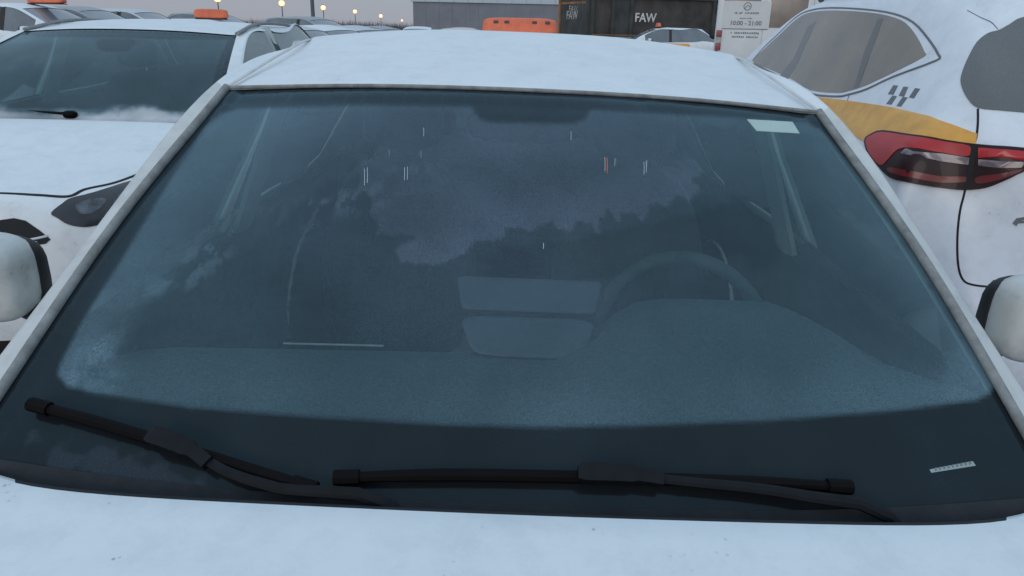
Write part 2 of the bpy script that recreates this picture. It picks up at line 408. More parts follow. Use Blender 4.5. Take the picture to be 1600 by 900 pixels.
def cut_arches(full, wheels, r):
    """open the wheel arches in the shell"""
    bm = bmesh.new(); bm.from_mesh(full)
    for (yw, zw) in wheels:
        for v in bm.verts:
            d = math.hypot(v.co.y - yw, v.co.z - zw)
            if abs(v.co.x) > 0.55 and abs(d - r) < 0.035 and v.co.z > zw - 0.12:
                s = r / d; v.co.y = yw + (v.co.y - yw) * s; v.co.z = zw + (v.co.z - zw) * s
        kill = [f for f in bm.faces if abs(f.calc_center_median().x) > 0.52 and math.hypot(f.calc_center_median().y - yw, f.calc_center_median().z - zw) < r - 0.002]
        bmesh.ops.delete(bm, geom=kill, context='FACES')
    bm.to_mesh(full); bm.free()

def arch(parent, yw, zw, r, x, side, mat):
    """lip round the wheel arch and dark liner behind it"""
    pts = [(side * x, yw + r * math.cos(a), zw + r * math.sin(a)) for a in [R(-14 + k * 208 / 24) for k in range(25)]]
    tube('arch_lip', pts, 0.02, mat, parent, 8)
    bm = bmesh.new(); n = 20; A = []
    for k in range(n + 1):
        a = R(-20 + k * 220 / n)
        A.append([bm.verts.new((side * xx, yw + (r + .012) * math.cos(a), zw + (r + .012) * math.sin(a))) for xx in (x - 0.005, x - 0.32)])
    for a, b in zip(A, A[1:]): bm.faces.new((a[0], a[1], b[1], b[0]))
    c = bm.verts.new((side * (x - 0.32), yw, zw))
    for a, b in zip(A, A[1:]): bm.faces.new((a[1], c, b[1]))
    from_bm('arch_liner', bm, 'black_gap', parent, False)

def ellbox(name, half, mat, parent, mx, p=3.2, nu=28, nv=16, warp=None):
    """superellipsoid block, optional warp"""
    bm = bmesh.new()
    def sg(c, e): return math.copysign(abs(c) ** e, c)
    e = 2 / p; rings = []
    for j in range(nv + 1):
        ph = -math.pi / 2 + math.pi * j / nv; row = []
        for i in range(nu):
            th = 2 * math.pi * i / nu
            q = Vector((half[0] * sg(math.cos(ph), e) * sg(math.cos(th), e), half[1] * sg(math.cos(ph), e) * sg(math.sin(th), e), half[2] * sg(math.sin(ph), e)))
            if warp: q = warp(q)
            row.append(bm.verts.new(mx @ q))
        rings.append(row)
    for a, b in zip(rings, rings[1:]):
        for i in range(nu): bm.faces.new((a[i], a[(i + 1) % nu], b[(i + 1) % nu], b[i]))
    bmesh.ops.remove_doubles(bm, verts=bm.verts, dist=1e-5)
    return from_bm(name, bm, mat, parent, True)

def trim_shell(src, name, mat, root, off, keep):
    """inner lining that follows the shell at a distance"""
    me0 = src.data; me = bpy.data.meshes.new(name)
    co = [v.co - v.normal * off for v in me0.vertices]
    fs = [list(p.vertices) for p in me0.polygons if keep(p.center)]
    par = {}
    def find(a):
        while par.setdefault(a, a) != a: par[a] = par[par[a]]; a = par[a]
        return a
    for f in fs:
        for i in f[1:]: par[find(i)] = find(f[0])
    groups = {}
    for f in fs: groups.setdefault(find(f[0]), []).append(f)
    for g in groups.values():                          # each piece of lining is a part of its own
        if len(g) < 6: continue
        used = sorted({i for f in g for i in f}); mp = {v: k for k, v in enumerate(used)}
        me = bpy.data.meshes.new(name); me.from_pydata([co[i] for i in used], [], [[mp[i] for i in f] for f in g])
        link(name, me, mat, root)

# pieces laid on a surface: outline given in photo pixels, each point found where its ray meets the body
def bvh_of(objs):
    dg = bpy.context.evaluated_depsgraph_get(); dg.update()
    vs, fs = [], []
    for o in objs:
        b = len(vs); mw = o.matrix_world
        vs += [mw @ v.co for v in o.data.vertices]; fs += [[i + b for i in p.vertices] for p in o.data.polygons]
    return BVHTree.FromPolygons(vs, fs)
def hit(bvh, x, y):
    loc, nr, i, d = bvh.ray_cast(CAM, ray(x, y))
    if loc is None:
        c = (x, y)
        for k in range(60):                            # off the surface: take the nearest pixel that meets it
            c = (c[0] + (800 - c[0]) * .012, c[1] + (450 - c[1]) * .012)
            loc, nr, i, d = bvh.ray_cast(CAM, ray(*c))
            if loc is not None: break
        q = bvh.find_nearest(CAM + ray(x, y) * d); loc, nr = q[0], q[1]
    if nr.dot(ray(x, y)) > 0: nr = -nr
    return loc, nr
def smooth_closed(pts, n=4):
    m_ = len(pts); out = []
    for i in range(m_):
        a, b, c, d = (Vector(pts[(i + k) % m_]) for k in (-1, 0, 1, 2))
        for k in range(n):
            u = k / n
            q = 0.5 * ((2 * b) + (c - a) * u + (2 * a - 5 * b + 4 * c - d) * u * u + (3 * b - a - 3 * c + d) * u ** 3); out.append((q.x, q.y))
    return out
def patch(name, pts, bvh, mat, parent, off=0.002, smooth=0, res=14, mirror_x=None, rim=0.006, join=False):
    if smooth: pts = smooth_closed(pts, smooth)
    P = [Vector(p) for p in pts]; n = len(P)
    x0, x1 = min(p.x for p in P), max(p.x for p in P); y0, y1 = min(p.y for p in P), max(p.y for p in P)
    ins = []
    def inside(q):
        c = False
        for i in range(n):
            a, b = P[i], P[(i + 1) % n]
            if (a.y > q.y) != (b.y > q.y) and q.x < (b.x - a.x) * (q.y - a.y) / (b.y - a.y) + a.x: c = not c
        return c
    y = y0 + res / 2
    while y < y1:
        x = x0 + res / 2
        while x < x1:
            q = Vector((x, y))
            if inside(q) and min((q - p).length for p in P) > res * .4: ins.append(q)
            x += res
        y += res
    r = delaunay_2d_cdt(P + ins, [], [list(range(n))], 1, 1e-4)
    vs, fs, ov = r[0], r[2], r[3]
    inv = parent.matrix_world.inverted() if parent is not None else Matrix.Identity(4)
    inv3 = inv.to_3x3()
    bm = bmesh.new(); bv = []; nrm = []
    for v in vs:
        loc, nr = hit(bvh, v.x, v.y)
        bv.append(bm.verts.new(inv @ (loc + nr * off))); nrm.append(inv3 @ nr)
    if join:
        for v in bv: v.co.x = max(v.co.x, 0.0)
    for f in fs:
        if join and max(bv[i].co.x for i in f) < 1e-6: continue
        try: bm.faces.new([bv[i] for i in f])
        except ValueError: pass
    if join: be_skip = lambda e: all(v.co.x < 1e-5 for v in e.verts)
    else: be_skip = lambda e: False
    bm.normal_update(); nm = {v: k for v, k in zip(bv, nrm)}
    be = [e for e in bm.edges if len(e.link_faces) == 1 and not be_skip(e)]
    lo = {}
    for e in be:
        for v in e.verts:
            if v not in lo: lo[v] = bm.verts.new(v.co - nm[v] * (off + rim))
    for e in be: bm.faces.new((e.verts[0], e.verts[1], lo[e.verts[1]], lo[e.verts[0]]))
    if join:
        bmesh.ops.mirror(bm, geom=bm.verts[:] + bm.edges[:] + bm.faces[:], merge_dist=1e-4, axis='X')
        bmesh.ops.delete(bm, geom=[v for v in bm.verts if not v.link_faces], context='VERTS')
    bmesh.ops.recalc_face_normals(bm, faces=bm.faces)
    me = bpy.data.meshes.new(name); bm.to_mesh(me); bm.free()
    o = link(name, me, mat, parent); me.set_sharp_from_angle(angle=R(40))
    if mirror_x is not None:
        me2 = me.copy(); me2.transform(Matrix.Scale(-1, 4, (1, 0, 0))); me2.flip_normals()
        o2 = bpy.data.objects.new(name, me2); COL.objects.link(o2); o2.parent = parent
    return o
def ribbon(name, pts, bvh, mat, parent, rad=0.003, n=6, off=0.0, mirror=False):
    """thin bead or gap line along a surface"""
    P = spline([(x, y, 0) for x, y in pts], n); inv = parent.matrix_world.inverted()
    L = []; NN = []
    for p in P:
        loc, nr = hit(bvh, p.x, p.y); L.append(inv @ (loc + nr * off)); NN.append(inv.to_3x3() @ nr)
    o = tube(name, L, rad, mat, parent, 6, 0.5, NN)
    if mirror:
        me2 = o.data.copy(); me2.transform(Matrix.Scale(-1, 4, (1, 0, 0))); me2.flip_normals()
        o2 = bpy.data.objects.new(name, me2); COL.objects.link(o2); o2.parent = parent
    return o

def taxi_sign(parent, loc, wdt, hgt, dep, checks=True, rz=0.0):
    """domed roof light box with its row of dark checks"""
    s = empty('taxi_sign', loc, rz); s.parent = parent
    def wp(q):
        f = (q.z / hgt + 0.5); k = 1 - 0.16 * f
        return Vector((q.x * (1 - 0.05 * f), q.y * (1 - 0.42 * f), q.z))
    ellbox('sign_box', (wdt / 2, dep / 2, hgt / 2), 'taxi_orange', s, Matrix.Translation((0, 0, hgt / 2 + .012)), 5.0, 40, 20, wp)
    box('sign_base', (-wdt * .46, -dep * .42, 0), (wdt * .46, dep * .42, .016), 'black_plastic', s, 0.004)
    if checks:
        for k, fx in enumerate((-.31, -.17, .19, .36)):
            z = hgt * .74; y = -dep / 2 * (1 - .42 * .74) - .0005
            ang = math.atan2(dep * .21, hgt)
            mx = Matrix.Translation((wdt * fx, y, z + .012)) @ Matrix.Rotation(-ang, 4, 'X')
            box('check', (-.02, -.004, -.011), (.02, .012, .011), 'checker_dark', s, 0.0, mx)
    return s

# ================================================================== setting
bm = bmesh.new(); bmesh.ops.create_grid(bm, x_segments=8, y_segments=8, size=900)
g = from_bm('ground', bm, 'snowy_asphalt', None, False); tag(g, 'snow dusted asphalt of the parking lot', 'ground', kind='structure')

# ================================================================== car tables
SEDAN = [
 station([-.02, -.06, -.08, -.05, -.02], [.60, .72, .77, .75, .66], [.20, .32, .55, .70, .76], [(.54, -.16, .785), (.38, -.27, .79), (.19, -.33, .795), (0, -.35, .80)]),
 station(.08, [.70, .82, .85, .83, .72], [.20, .32, .58, .76, .815], [(.60, .05, .84), (.42, .0, .855), (.21, -.03, .86), (0, -.04, .865)]),
 station(.42, [.72, .85, .87, .85, .76], [.20, .32, .60, .81, .87], [(.66, .40, .895), (.48, .38, .91), (.24, .36, .917), (0, .35, .92)]),
 station(.80, [.73, .85, .875, .855, .79], [.20, .32, .60, .83, .905], [(.725, .80, .925), (.62, .775, .943), (.33, .742, .953), (0, .732, .957)]),
 station(.85, [.73, .85, .875, .855, .80], [.20, .32, .60, .835, .915], [(.75, .84, .928), (.66, .80, .918), (.36, .765, .922), (0, .755, .924)]),
 station(.92, [.73, .85, .875, .86, .81], [.20, .32, .60, .84, .93], [(.775, .87, .95), (.725, .835, .945), (.40, .79, .94), (0, .775, .94)]),
 station(1.25, [.73, .85, .878, .86, .812], [.20, .32, .60, .85, .945], [(.725, 1.22, 1.15), (.675, 1.18, 1.158), (.36, 1.105, 1.168), (0, 1.085, 1.172)]),
 station(1.62, [.73, .85, .878, .86, .812], [.20, .32, .60, .855, .955], [(.645, 1.58, 1.366), (.598, 1.53, 1.360), (.30, 1.465, 1.382), (0, 1.445, 1.388)]),
 station(2.00, [.73, .85, .878, .86, .81], [.20, .32, .60, .86, .965], [(.605, 2.0, 1.425), (.55, 2.0, 1.450), (.28, 2.0, 1.478), (0, 2.0, 1.483)]),
 station(2.09, [.73, .85, .878, .86, .81], [.20, .32, .60, .86, .967], [(.603, 2.09, 1.427), (.548, 2.09, 1.451), (.28, 2.09, 1.479), (0, 2.09, 1.484)]),
 station(2.50, [.73, .85, .875, .86, .805], [.20, .32, .60, .865, .975], [(.59, 2.5, 1.415), (.535, 2.5, 1.432), (.27, 2.5, 1.464), (0, 2.5, 1.469)]),
 station(2.95, [.73, .85, .872, .86, .795], [.20, .32, .60, .87, .985], [(.565, 2.9, 1.36), (.51, 2.85, 1.377), (.26, 2.82, 1.408), (0, 2.8, 1.413)]),
 station(3.42, [.73, .845, .868, .85, .775], [.20, .33, .60, .87, .995], [(.68, 3.4, 1.02), (.60, 3.37, 1.03), (.30, 3.42, 1.035), (0, 3.44, 1.04)]),
 station(3.65, [.72, .83, .85, .83, .75], [.21, .34, .61, .87, .99], [(.65, 3.65, 1.02), (.50, 3.67, 1.03), (.25, 3.68, 1.035), (0, 3.68, 1.035)]),
 station([3.75, 3.80, 3.82, 3.82, 3.82], [.62, .74, .78, .76, .69], [.25, .36, .62, .86, .95], [(.57, 3.87, .975), (.40, 3.90, .985), (.20, 3.92, .99), (0, 3.93, .99)])]
SEDAN_F = [[(.62, -.24, .62), (.50, -.34, .62), (.36, -.41, .62), (.18, -.46, .62), (0, -.48, .62)],
           [(.60, -.26, .40), (.49, -.36, .40), (.36, -.43, .40), (.18, -.48, .40), (0, -.50, .40)],
           [(.52, -.20, .22), (.44, -.28, .21), (.33, -.33, .21), (.16, -.37, .21), (0, -.38, .21)]]
SEDAN_R = [[(.68, 3.90, .72), (.55, 3.94, .72), (.38, 3.97, .72), (.19, 3.99, .72), (0, 4.0, .72)],
           [(.66, 3.93, .46), (.54, 3.98, .46), (.38, 4.01, .46), (.19, 4.03, .46), (0, 4.04, .46)],
           [(.56, 3.85, .27), (.47, 3.89, .27), (.34, 3.92, .27), (.17, 3.94, .27), (0, 3.95, .27)]]
HATCH = [
 station([.32, .26, .22, .22, .24], [.60, .75, .81, .80, .72], [.22, .36, .60, .80, .865], [(.60, .15, .885), (.44, .08, .90), (.22, .03, .905), (0, .02, .91)]),
 station(.42, [.70, .83, .86, .84, .75], [.22, .36, .62, .84, .92], [(.64, .40, .945), (.46, .36, .96), (.23, .33, .965), (0, .32, .97)]),
 station(.75, [.72, .85, .87, .85, .76], [.22, .36, .64, .89, .98], [(.66, .72, 1.01), (.48, .70, 1.03), (.24, .69, 1.04), (0, .68, 1.045)]),
 station(1.00, [.73, .85, .875, .855, .79], [.22, .36, .64, .91, 1.015], [(.72, 1.0, 1.045), (.62, .97, 1.063), (.33, .93, 1.072), (0, .92, 1.075)]),
 station(1.05, [.73, .85, .875, .855, .80], [.22, .36, .64, .915, 1.02], [(.745, 1.04, 1.048), (.66, 1.0, 1.04), (.36, .955, 1.045), (0, .945, 1.047)]),
 station(1.12, [.73, .85, .875, .86, .81], [.22, .36, .64, .92, 1.03], [(.77, 1.07, 1.06), (.72, 1.03, 1.065), (.40, .985, 1.06), (0, .97, 1.06)]),
 station(1.45, [.73, .85, .878, .86, .812], [.22, .36, .64, .925, 1.04], [(.72, 1.42, 1.26), (.665, 1.37, 1.27), (.35, 1.33, 1.28), (0, 1.32, 1.283)]),
 station(1.85, [.73, .85, .878, .86, .812], [.22, .36, .64, .93, 1.045], [(.63, 1.84, 1.435), (.575, 1.80, 1.435), (.30, 1.76, 1.45), (0, 1.75, 1.455)]),
 station(2.20, [.73, .85, .878, .86, .81], [.22, .36, .64, .935, 1.055], [(.61, 2.2, 1.458), (.555, 2.2, 1.48), (.28, 2.2, 1.5), (0, 2.2, 1.505)]),
 station(2.28, [.73, .85, .878, .86, .81], [.22, .36, .64, .935, 1.057], [(.608, 2.28, 1.46), (.553, 2.28, 1.482), (.28, 2.28, 1.502), (0, 2.28, 1.507)]),
 station(2.75, [.73, .85, .878, .86, .805], [.22, .36, .64, .94, 1.075], [(.60, 2.75, 1.455), (.545, 2.75, 1.477), (.27, 2.75, 1.497), (0, 2.75, 1.502)]),
 station(3.25, [.73, .85, .875, .86, .795], [.22, .36, .64, .95, 1.11], [(.575, 3.25, 1.43), (.52, 3.28, 1.455), (.26, 3.30, 1.475), (0, 3.30, 1.48)]),
 station(3.72, [.72, .84, .86, .845, .76], [.23, .36, .64, .94, 1.07], [(.67, 3.74, 1.085), (.58, 3.78, 1.09), (.30, 3.83, 1.09), (0, 3.85, 1.09)]),
 station(3.80, [.71, .83, .85, .83, .75], [.23, .37, .64, .92, 1.02], [(.65, 3.84, 1.03), (.56, 3.87, 1.03), (.28, 3.90, 1.03), (0, 3.91, 1.03)]),
 station([3.80, 3.85, 3.87, 3.86, 3.85], [.64, .76, .79, .77, .70], [.26, .38, .64, .86, .94], [(.60, 3.90, .95), (.48, 3.93, .955), (.24, 3.95, .96), (0, 3.96, .96)])]
HATCH_F = [[(.68, .13, .68), (.56, .05, .70), (.40, -.01, .70), (.20, -.04, .70), (0, -.05, .70)],
           [(.64, .12, .42), (.53, .04, .42), (.38, -.02, .42), (.19, -.05, .42), (0, -.06, .42)],
           [(.54, .20, .24), (.45, .13, .23), (.33, .09, .23), (.16, .06, .23), (0, .05, .23)]]
HATCH_R = [[(.70, 3.93, .74), (.57, 3.96, .74), (.40, 3.98, .74), (.20, 4.0, .74), (0, 4.0, .74)],
           [(.68, 3.96, .48), (.55, 4.0, .48), (.38, 4.03, .48), (.19, 4.05, .48), (0, 4.05, .48)],
           [(.58, 3.88, .28), (.48, 3.92, .28), (.34, 3.95, .28), (.17, 3.97, .28), (0, 3.97, .28)]]
SUV = [
 station([.34, .28, .24, .24, .26], [.66, .80, .86, .84, .76], [.28, .45, .72, .92, 1.0], [(.64, .17, 1.025), (.46, .09, 1.04), (.23, .04, 1.048), (0, .03, 1.05)]),
 station(.48, [.76, .90, .93, .91, .80], [.28, .44, .74, .98, 1.06], [(.70, .45, 1.085), (.50, .40, 1.10), (.25, .37, 1.11), (0, .36, 1.115)]),
 station(.90, [.78, .92, .945, .925, .83], [.28, .44, .75, 1.02, 1.11], [(.72, .9, 1.13), (.52, .88, 1.15), (.26, .87, 1.16), (0, .86, 1.165)]),
 station(1.20, [.78, .92, .945, .93, .86], [.28, .44, .75, 1.04, 1.135], [(.78, 1.2, 1.155), (.66, 1.17, 1.175), (.34, 1.13, 1.185), (0, 1.12, 1.19)]),
 station(1.25, [.78, .92, .945, .93, .865], [.28, .44, .75, 1.045, 1.14], [(.80, 1.24, 1.16), (.70, 1.2, 1.155), (.36, 1.155, 1.16), (0, 1.145, 1.162)]),
 station(1.32, [.78, .92, .945, .93, .87], [.28, .44, .75, 1.05, 1.15], [(.825, 1.28, 1.175), (.77, 1.24, 1.18), (.42, 1.19, 1.178), (0, 1.18, 1.178)]),
 station(1.75, [.78, .92, .945, .935, .87], [.28, .44, .75, 1.06, 1.165], [(.77, 1.72, 1.40), (.71, 1.67, 1.41), (.37, 1.62, 1.42), (0, 1.61, 1.425)]),
 station(2.20, [.78, .92, .945, .935, .87], [.28, .44, .75, 1.07, 1.175], [(.70, 2.2, 1.585), (.63, 2.15, 1.60), (.32, 2.1, 1.625), (0, 2.08, 1.63)]),
 station(2.65, [.78, .92, .945, .935, .87], [.28, .44, .75, 1.08, 1.19], [(.69, 2.65, 1.63), (.62, 2.65, 1.67), (.31, 2.65, 1.70), (0, 2.65, 1.705)]),
 station(2.75, [.78, .92, .945, .935, .87], [.28, .44, .75, 1.08, 1.195], [(.69, 2.75, 1.632), (.62, 2.75, 1.672), (.31, 2.75, 1.702), (0, 2.75, 1.707)]),
 station(3.30, [.78, .92, .948, .94, .87], [.28, .44, .76, 1.09, 1.22], [(.69, 3.3, 1.625), (.615, 3.3, 1.67), (.31, 3.3, 1.703), (0, 3.3, 1.71)]),
 station(4.10, [.78, .92, .948, .94, .85], [.28, .44, .77, 1.11, 1.26], [(.675, 4.15, 1.57), (.60, 4.2, 1.63), (.30, 4.27, 1.665), (0, 4.29, 1.67)]),
 station(4.42, [.77, .91, .94, .925, .84], [.29, .45, .78, 1.12, 1.255], [(.76, 4.47, 1.29), (.68, 4.52, 1.30), (.34, 4.58, 1.31), (0, 4.59, 1.31)]),
 station(4.50, [.76, .89, .925, .91, .83], [.30, .46, .79, 1.10, 1.19], [(.75, 4.56, 1.205), (.65, 4.60, 1.21), (.33, 4.64, 1.215), (0, 4.65, 1.215)]),
 station([4.48, 4.50, 4.50, 4.52, 4.54], [.70, .84, .88, .87, .80], [.32, .50, .80, 1.02, 1.10], [(.72, 4.60, 1.11), (.60, 4.65, 1.115), (.30, 4.68, 1.12), (0, 4.69, 1.12)])]
SUV_F = [[(.72, .14, .78), (.60, .05, .80), (.43, -.01, .80), (.21, -.04, .80), (0, -.05, .80)],
         [(.68, .14, .52), (.57, .05, .52), (.41, -.01, .52), (.20, -.05, .52), (0, -.06, .52)],
         [(.58, .22, .30), (.49, .14, .30), (.36, .09, .30), (.18, .06, .30), (0, .05, .30)]]
SUV_R = [[(.80, 4.58, .86), (.68, 4.63, .87), (.50, 4.66, .87), (.26, 4.68, .87), (0, 4.69, .87)],
         [(.77, 4.62, .58), (.66, 4.70, .58), (.48, 4.74, .58), (.24, 4.76, .58), (0, 4.77, .58)],
         [(.66, 4.56, .34), (.56, 4.62, .34), (.40, 4.66, .34), (.20, 4.68, .34), (0, 4.69, .34)]]

_k = [.60, .60, .60, .60, .60, .60, .60, .52, .32, .32, .18, 0, 0, 0, 0]      # compact body: nose and cab set back
SUV = [[(x, y + _k[i], z) for x, y, z in st] for i, st in enumerate(SUV)]
SUV_F = [[(x, y + .60, z) for x, y, z in r] for r in SUV_F]

def make_tags(glass_side=True, glass_rear=True, lights=True, quarter=False):
    T = {}
    for s in (5, 6):
        for r in (6, 7): T[('G', s, r)] = 'windshield'
    for s in (3, 4):
        for r in (6, 7): T[('G', s, r)] = 'cowl'
    for s in (5, 6): T[('G', s, 5)] = 'a_pillar'
    for s in (0, 1, 2):
        for r in (5, 6, 7): T[('G', s, r)] = 'hood'
    if glass_side:
        for s in (6, 7): T[('G', s, 4)] = 'side_front'
        T[('G', 8, 4)] = 'b_pillar'
        for s in (9, 10): T[('G', s, 4)] = 'side_rear'
        if quarter: T[('G', 11, 4)] = 'side_rear'
    if glass_rear:
        for r in (6, 7): T[('G', 11, r)] = 'rear_window'
    if lights:
        for j in (0, 1): T[('F', 0, j)] = 'headlight'; T[('R', 0, j)] = 'tail_light'
        T[('G', 13, 3)] = 'tail_light'
        for j in (2, 3, 4): T[('F', 0, j)] = 'grille'
        for j in (2, 3, 4): T[('F', 2, j)] = 'lower_grille'
    return T
CREASE = [('row', 6, 5, 7, 1.0), ('row', 5, 5, 11, .9), ('row', 6, 7, 11, .7), ('row', 4, 5, 11, .9), ('row', 3, 1, 13, .35),
          ('st', 5, 5, 8, 1.0), ('st', 7, 6, 8, .8), ('st', 3, 5, 8, .9), ('st', 4, 5, 8, .6), ('st', 11, 6, 8, .6), ('st', 12, 6, 8, .8), ('row', 6, 11, 12, .8),
          ('st', 8, 4, 5, 1.0), ('st', 9, 4, 5, 1.0), ('F', 0, 3, 5, .4), ('row', 0, 0, 14, .6), ('row', 5, 0, 3, .35)]

def build_car(name, S, Fr, Rr, dy, loc, rz, pm, wheels, wr, tags, glass=('clear_glass', 'clear_glass', 'clear_glass'), level=3, inset=0.022, mats=None):
    sh = lambda p: (p[0], p[1] + dy, p[2])
    S2 = [[sh(p) for p in st] for st in S]; F2 = [[sh(p) for p in r] for r in Fr]; R2 = [[sh(p) for p in r] for r in Rr]
    full, names = car_shell(S2, F2, R2, tags, CREASE, level)
    wh = [(y + dy, wr) for y in wheels]
    cut_arches(full, wh, wr + 0.055)
    root = empty(name, loc, rz)
    spec = {'body': ('body', pm, 0, 0), 'hood': ('hood', pm, 0, 0), 'cowl': ('cowl', 'cowl_plastic', 0, 0), 'a_pillar': ('front_pillar', pm, 0, 0),
            'windshield': ('windshield', [glass[0], 'black_plastic'], inset, 0.004), 'side_front': ('side_window', [glass[1], 'black_plastic'], inset * .7, 0.004),
            'side_rear': ('side_window', [glass[1], 'black_plastic'], inset * .7, 0.004), 'b_pillar': ('pillar', 'black_plastic', 0, 0.001),
            'rear_window': ('rear_window', [glass[2], 'black_plastic'], inset, 0.004),
            'headlight': ('headlight', 'headlight_dark', 0, 0), 'tail_light': ('tail_light', 'lamp_red', 0, 0), 'grille': ('grille', 'black_plastic', 0, 0.004), 'lower_grille': ('air_intake', 'black_plastic', 0, 0.004)}
    if mats: spec.update(mats)
    made = split_parts(full, names, spec, root)
    hw = max(p[0] for p in S[6])
    for (y, z) in wh:
        for s in (-1, 1):
            wheel(root, s * (hw - .115), y, wr, s)
            arch(root, y, z, wr + .055, hw - .022, s, 'black_plastic' if S is SUV else pm)
    bpy.context.view_layer.update()
    return root, made

def side_mirror(root, x, y, z, side, pm, w_=.115, h_=.082, d_=.06):
    mr = empty('side_mirror', (side * x, y, z)); mr.parent = root
    def wp(q): return Vector((q.x, q.y * (1 - .25 * (q.x * side / w_)) , q.z * (1 - .10 * (q.x * side / w_)) + .01 * (q.x * side / w_)))
    ellbox('mirror_cap', (w_, d_, h_), pm, mr, Matrix.Identity(4), 3.4, 32, 18, wp)
    ellbox('mirror_housing', (w_ + .004, d_ * .38, h_ - .004), 'black_plastic', mr, Matrix.Translation((0, d_ * .72, -.008)), 4.0, 32, 14, wp)
    box('mirror_glass', (-w_ * .82, d_ * 1.08, -h_ * .78), (w_ * .82, d_ * 1.14, h_ * .62), 'chrome', mr, 0.003)
    tube('mirror_arm', [(-side * w_ * .5, .02, -h_ * .8), (-side * (w_ + .02), .01, -h_ - .015), (-side * (w_ + .09), -.01, -h_ - .02)], [.020, .020, .026], 'black_plastic', mr, 10)
    return mr

# ================================================================== the white sedan the picture is taken over
SX, SY = -0.012, 1.75
sed, sp = build_car('white_sedan', SEDAN, SEDAN_F, SEDAN_R, -SY, (SX, SY, 0), 0, 'white_paint', (.30, 2.95), .31, make_tags(), level=3,
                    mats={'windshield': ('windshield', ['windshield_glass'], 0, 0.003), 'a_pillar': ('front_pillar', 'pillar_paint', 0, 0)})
SLEAN = R(1.15); sed.rotation_euler = (0, SLEAN, 0)
for o in sed.children:
    if o.name.startswith('wheel'): o.location.z = (.31 + o.location.x * math.sin(SLEAN)) / math.cos(SLEAN); o.rotation_euler = (0, -SLEAN, 0)
bpy.context.view_layer.update(); SINV = sed.matrix_world.inverted()
tag(sed, 'white frosted sedan with black wipers lying on its dusty windshield', 'car')
hood_bvh = bvh_of([sp['hood'][0], sp['body'][0], sp['cowl'][0], sp['windshield'][0]])

# frost, painted-in light and printed band on the windshield, stored on a finer mesh
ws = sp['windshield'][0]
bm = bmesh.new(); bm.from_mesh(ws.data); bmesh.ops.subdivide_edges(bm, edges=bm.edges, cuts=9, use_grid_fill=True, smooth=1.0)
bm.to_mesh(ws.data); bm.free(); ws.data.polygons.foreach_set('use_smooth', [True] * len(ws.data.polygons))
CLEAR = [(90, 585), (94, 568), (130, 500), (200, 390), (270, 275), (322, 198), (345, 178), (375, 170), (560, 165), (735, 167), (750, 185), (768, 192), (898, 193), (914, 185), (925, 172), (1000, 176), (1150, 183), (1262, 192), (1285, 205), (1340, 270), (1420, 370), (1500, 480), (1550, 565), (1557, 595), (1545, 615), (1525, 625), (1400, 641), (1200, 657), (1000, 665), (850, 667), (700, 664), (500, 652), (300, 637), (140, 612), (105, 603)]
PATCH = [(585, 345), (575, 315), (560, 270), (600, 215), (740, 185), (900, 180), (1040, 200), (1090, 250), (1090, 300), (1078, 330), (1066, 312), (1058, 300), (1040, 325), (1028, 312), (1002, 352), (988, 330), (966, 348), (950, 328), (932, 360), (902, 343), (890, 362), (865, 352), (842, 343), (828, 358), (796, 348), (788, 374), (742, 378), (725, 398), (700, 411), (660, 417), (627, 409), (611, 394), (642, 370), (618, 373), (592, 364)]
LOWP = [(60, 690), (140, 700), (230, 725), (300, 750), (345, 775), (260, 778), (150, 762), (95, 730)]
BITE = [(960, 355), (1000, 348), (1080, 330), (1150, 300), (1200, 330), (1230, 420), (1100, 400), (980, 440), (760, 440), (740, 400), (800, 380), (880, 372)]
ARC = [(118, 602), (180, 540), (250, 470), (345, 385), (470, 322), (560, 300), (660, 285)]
def sdf(P, poly):
    a = np.array(poly, float); b = np.roll(a, -1, 0); d = np.full(len(P), 1e9); ins = np.zeros(len(P), bool)
    for (ax, ay), (bx, by) in zip(a, b):
        ex, ey = bx - ax, by - ay; t_ = np.clip(((P[:, 0] - ax) * ex + (P[:, 1] - ay) * ey) / (ex * ex + ey * ey), 0, 1)
        d = np.minimum(d, np.hypot(P[:, 0] - ax - t_ * ex, P[:, 1] - ay - t_ * ey))
        c = ((ay > P[:, 1]) != (by > P[:, 1])) & (P[:, 0] < ex * (P[:, 1] - ay) / (ey if ey else 1e-9) + ax); ins ^= c
    return np.where(ins, d, -d)
def linedist(P, L):
    d = np.full(len(P), 1e9)
    for (ax, ay), (bx, by) in zip(L, L[1:]):
        ex, ey = bx - ax, by - ay; t_ = np.clip(((P[:, 0] - ax) * ex + (P[:, 1] - ay) * ey) / (ex * ex + ey * ey), 0, 1)
        d = np.minimum(d, np.hypot(P[:, 0] - ax - t_ * ex, P[:, 1] - ay - t_ * ey))
    return d
def vertex_px(o):
    co = np.empty(len(o.data.vertices) * 3); o.data.vertices.foreach_get('co', co); mw = np.array(o.matrix_world); co = co.reshape(-1, 3) @ mw[:3, :3].T + mw[:3, 3]
    v = (co - np.array(CAM)) @ np.array(CR)
    return co, np.stack((800 - FPX * v[:, 0] / v[:, 2], 450 + FPX * v[:, 1] / v[:, 2]), 1)
bpy.context.view_layer.update()
co, P = vertex_px(ws)
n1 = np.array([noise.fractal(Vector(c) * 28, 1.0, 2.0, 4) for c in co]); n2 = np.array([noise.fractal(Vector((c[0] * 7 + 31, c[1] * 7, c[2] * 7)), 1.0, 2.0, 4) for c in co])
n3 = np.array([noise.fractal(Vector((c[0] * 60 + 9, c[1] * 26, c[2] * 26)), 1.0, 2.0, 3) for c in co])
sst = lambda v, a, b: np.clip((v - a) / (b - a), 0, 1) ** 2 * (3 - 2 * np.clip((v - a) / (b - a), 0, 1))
frit = 1 - sst(sdf(P, CLEAR) + n3 * .6, -5, 5)
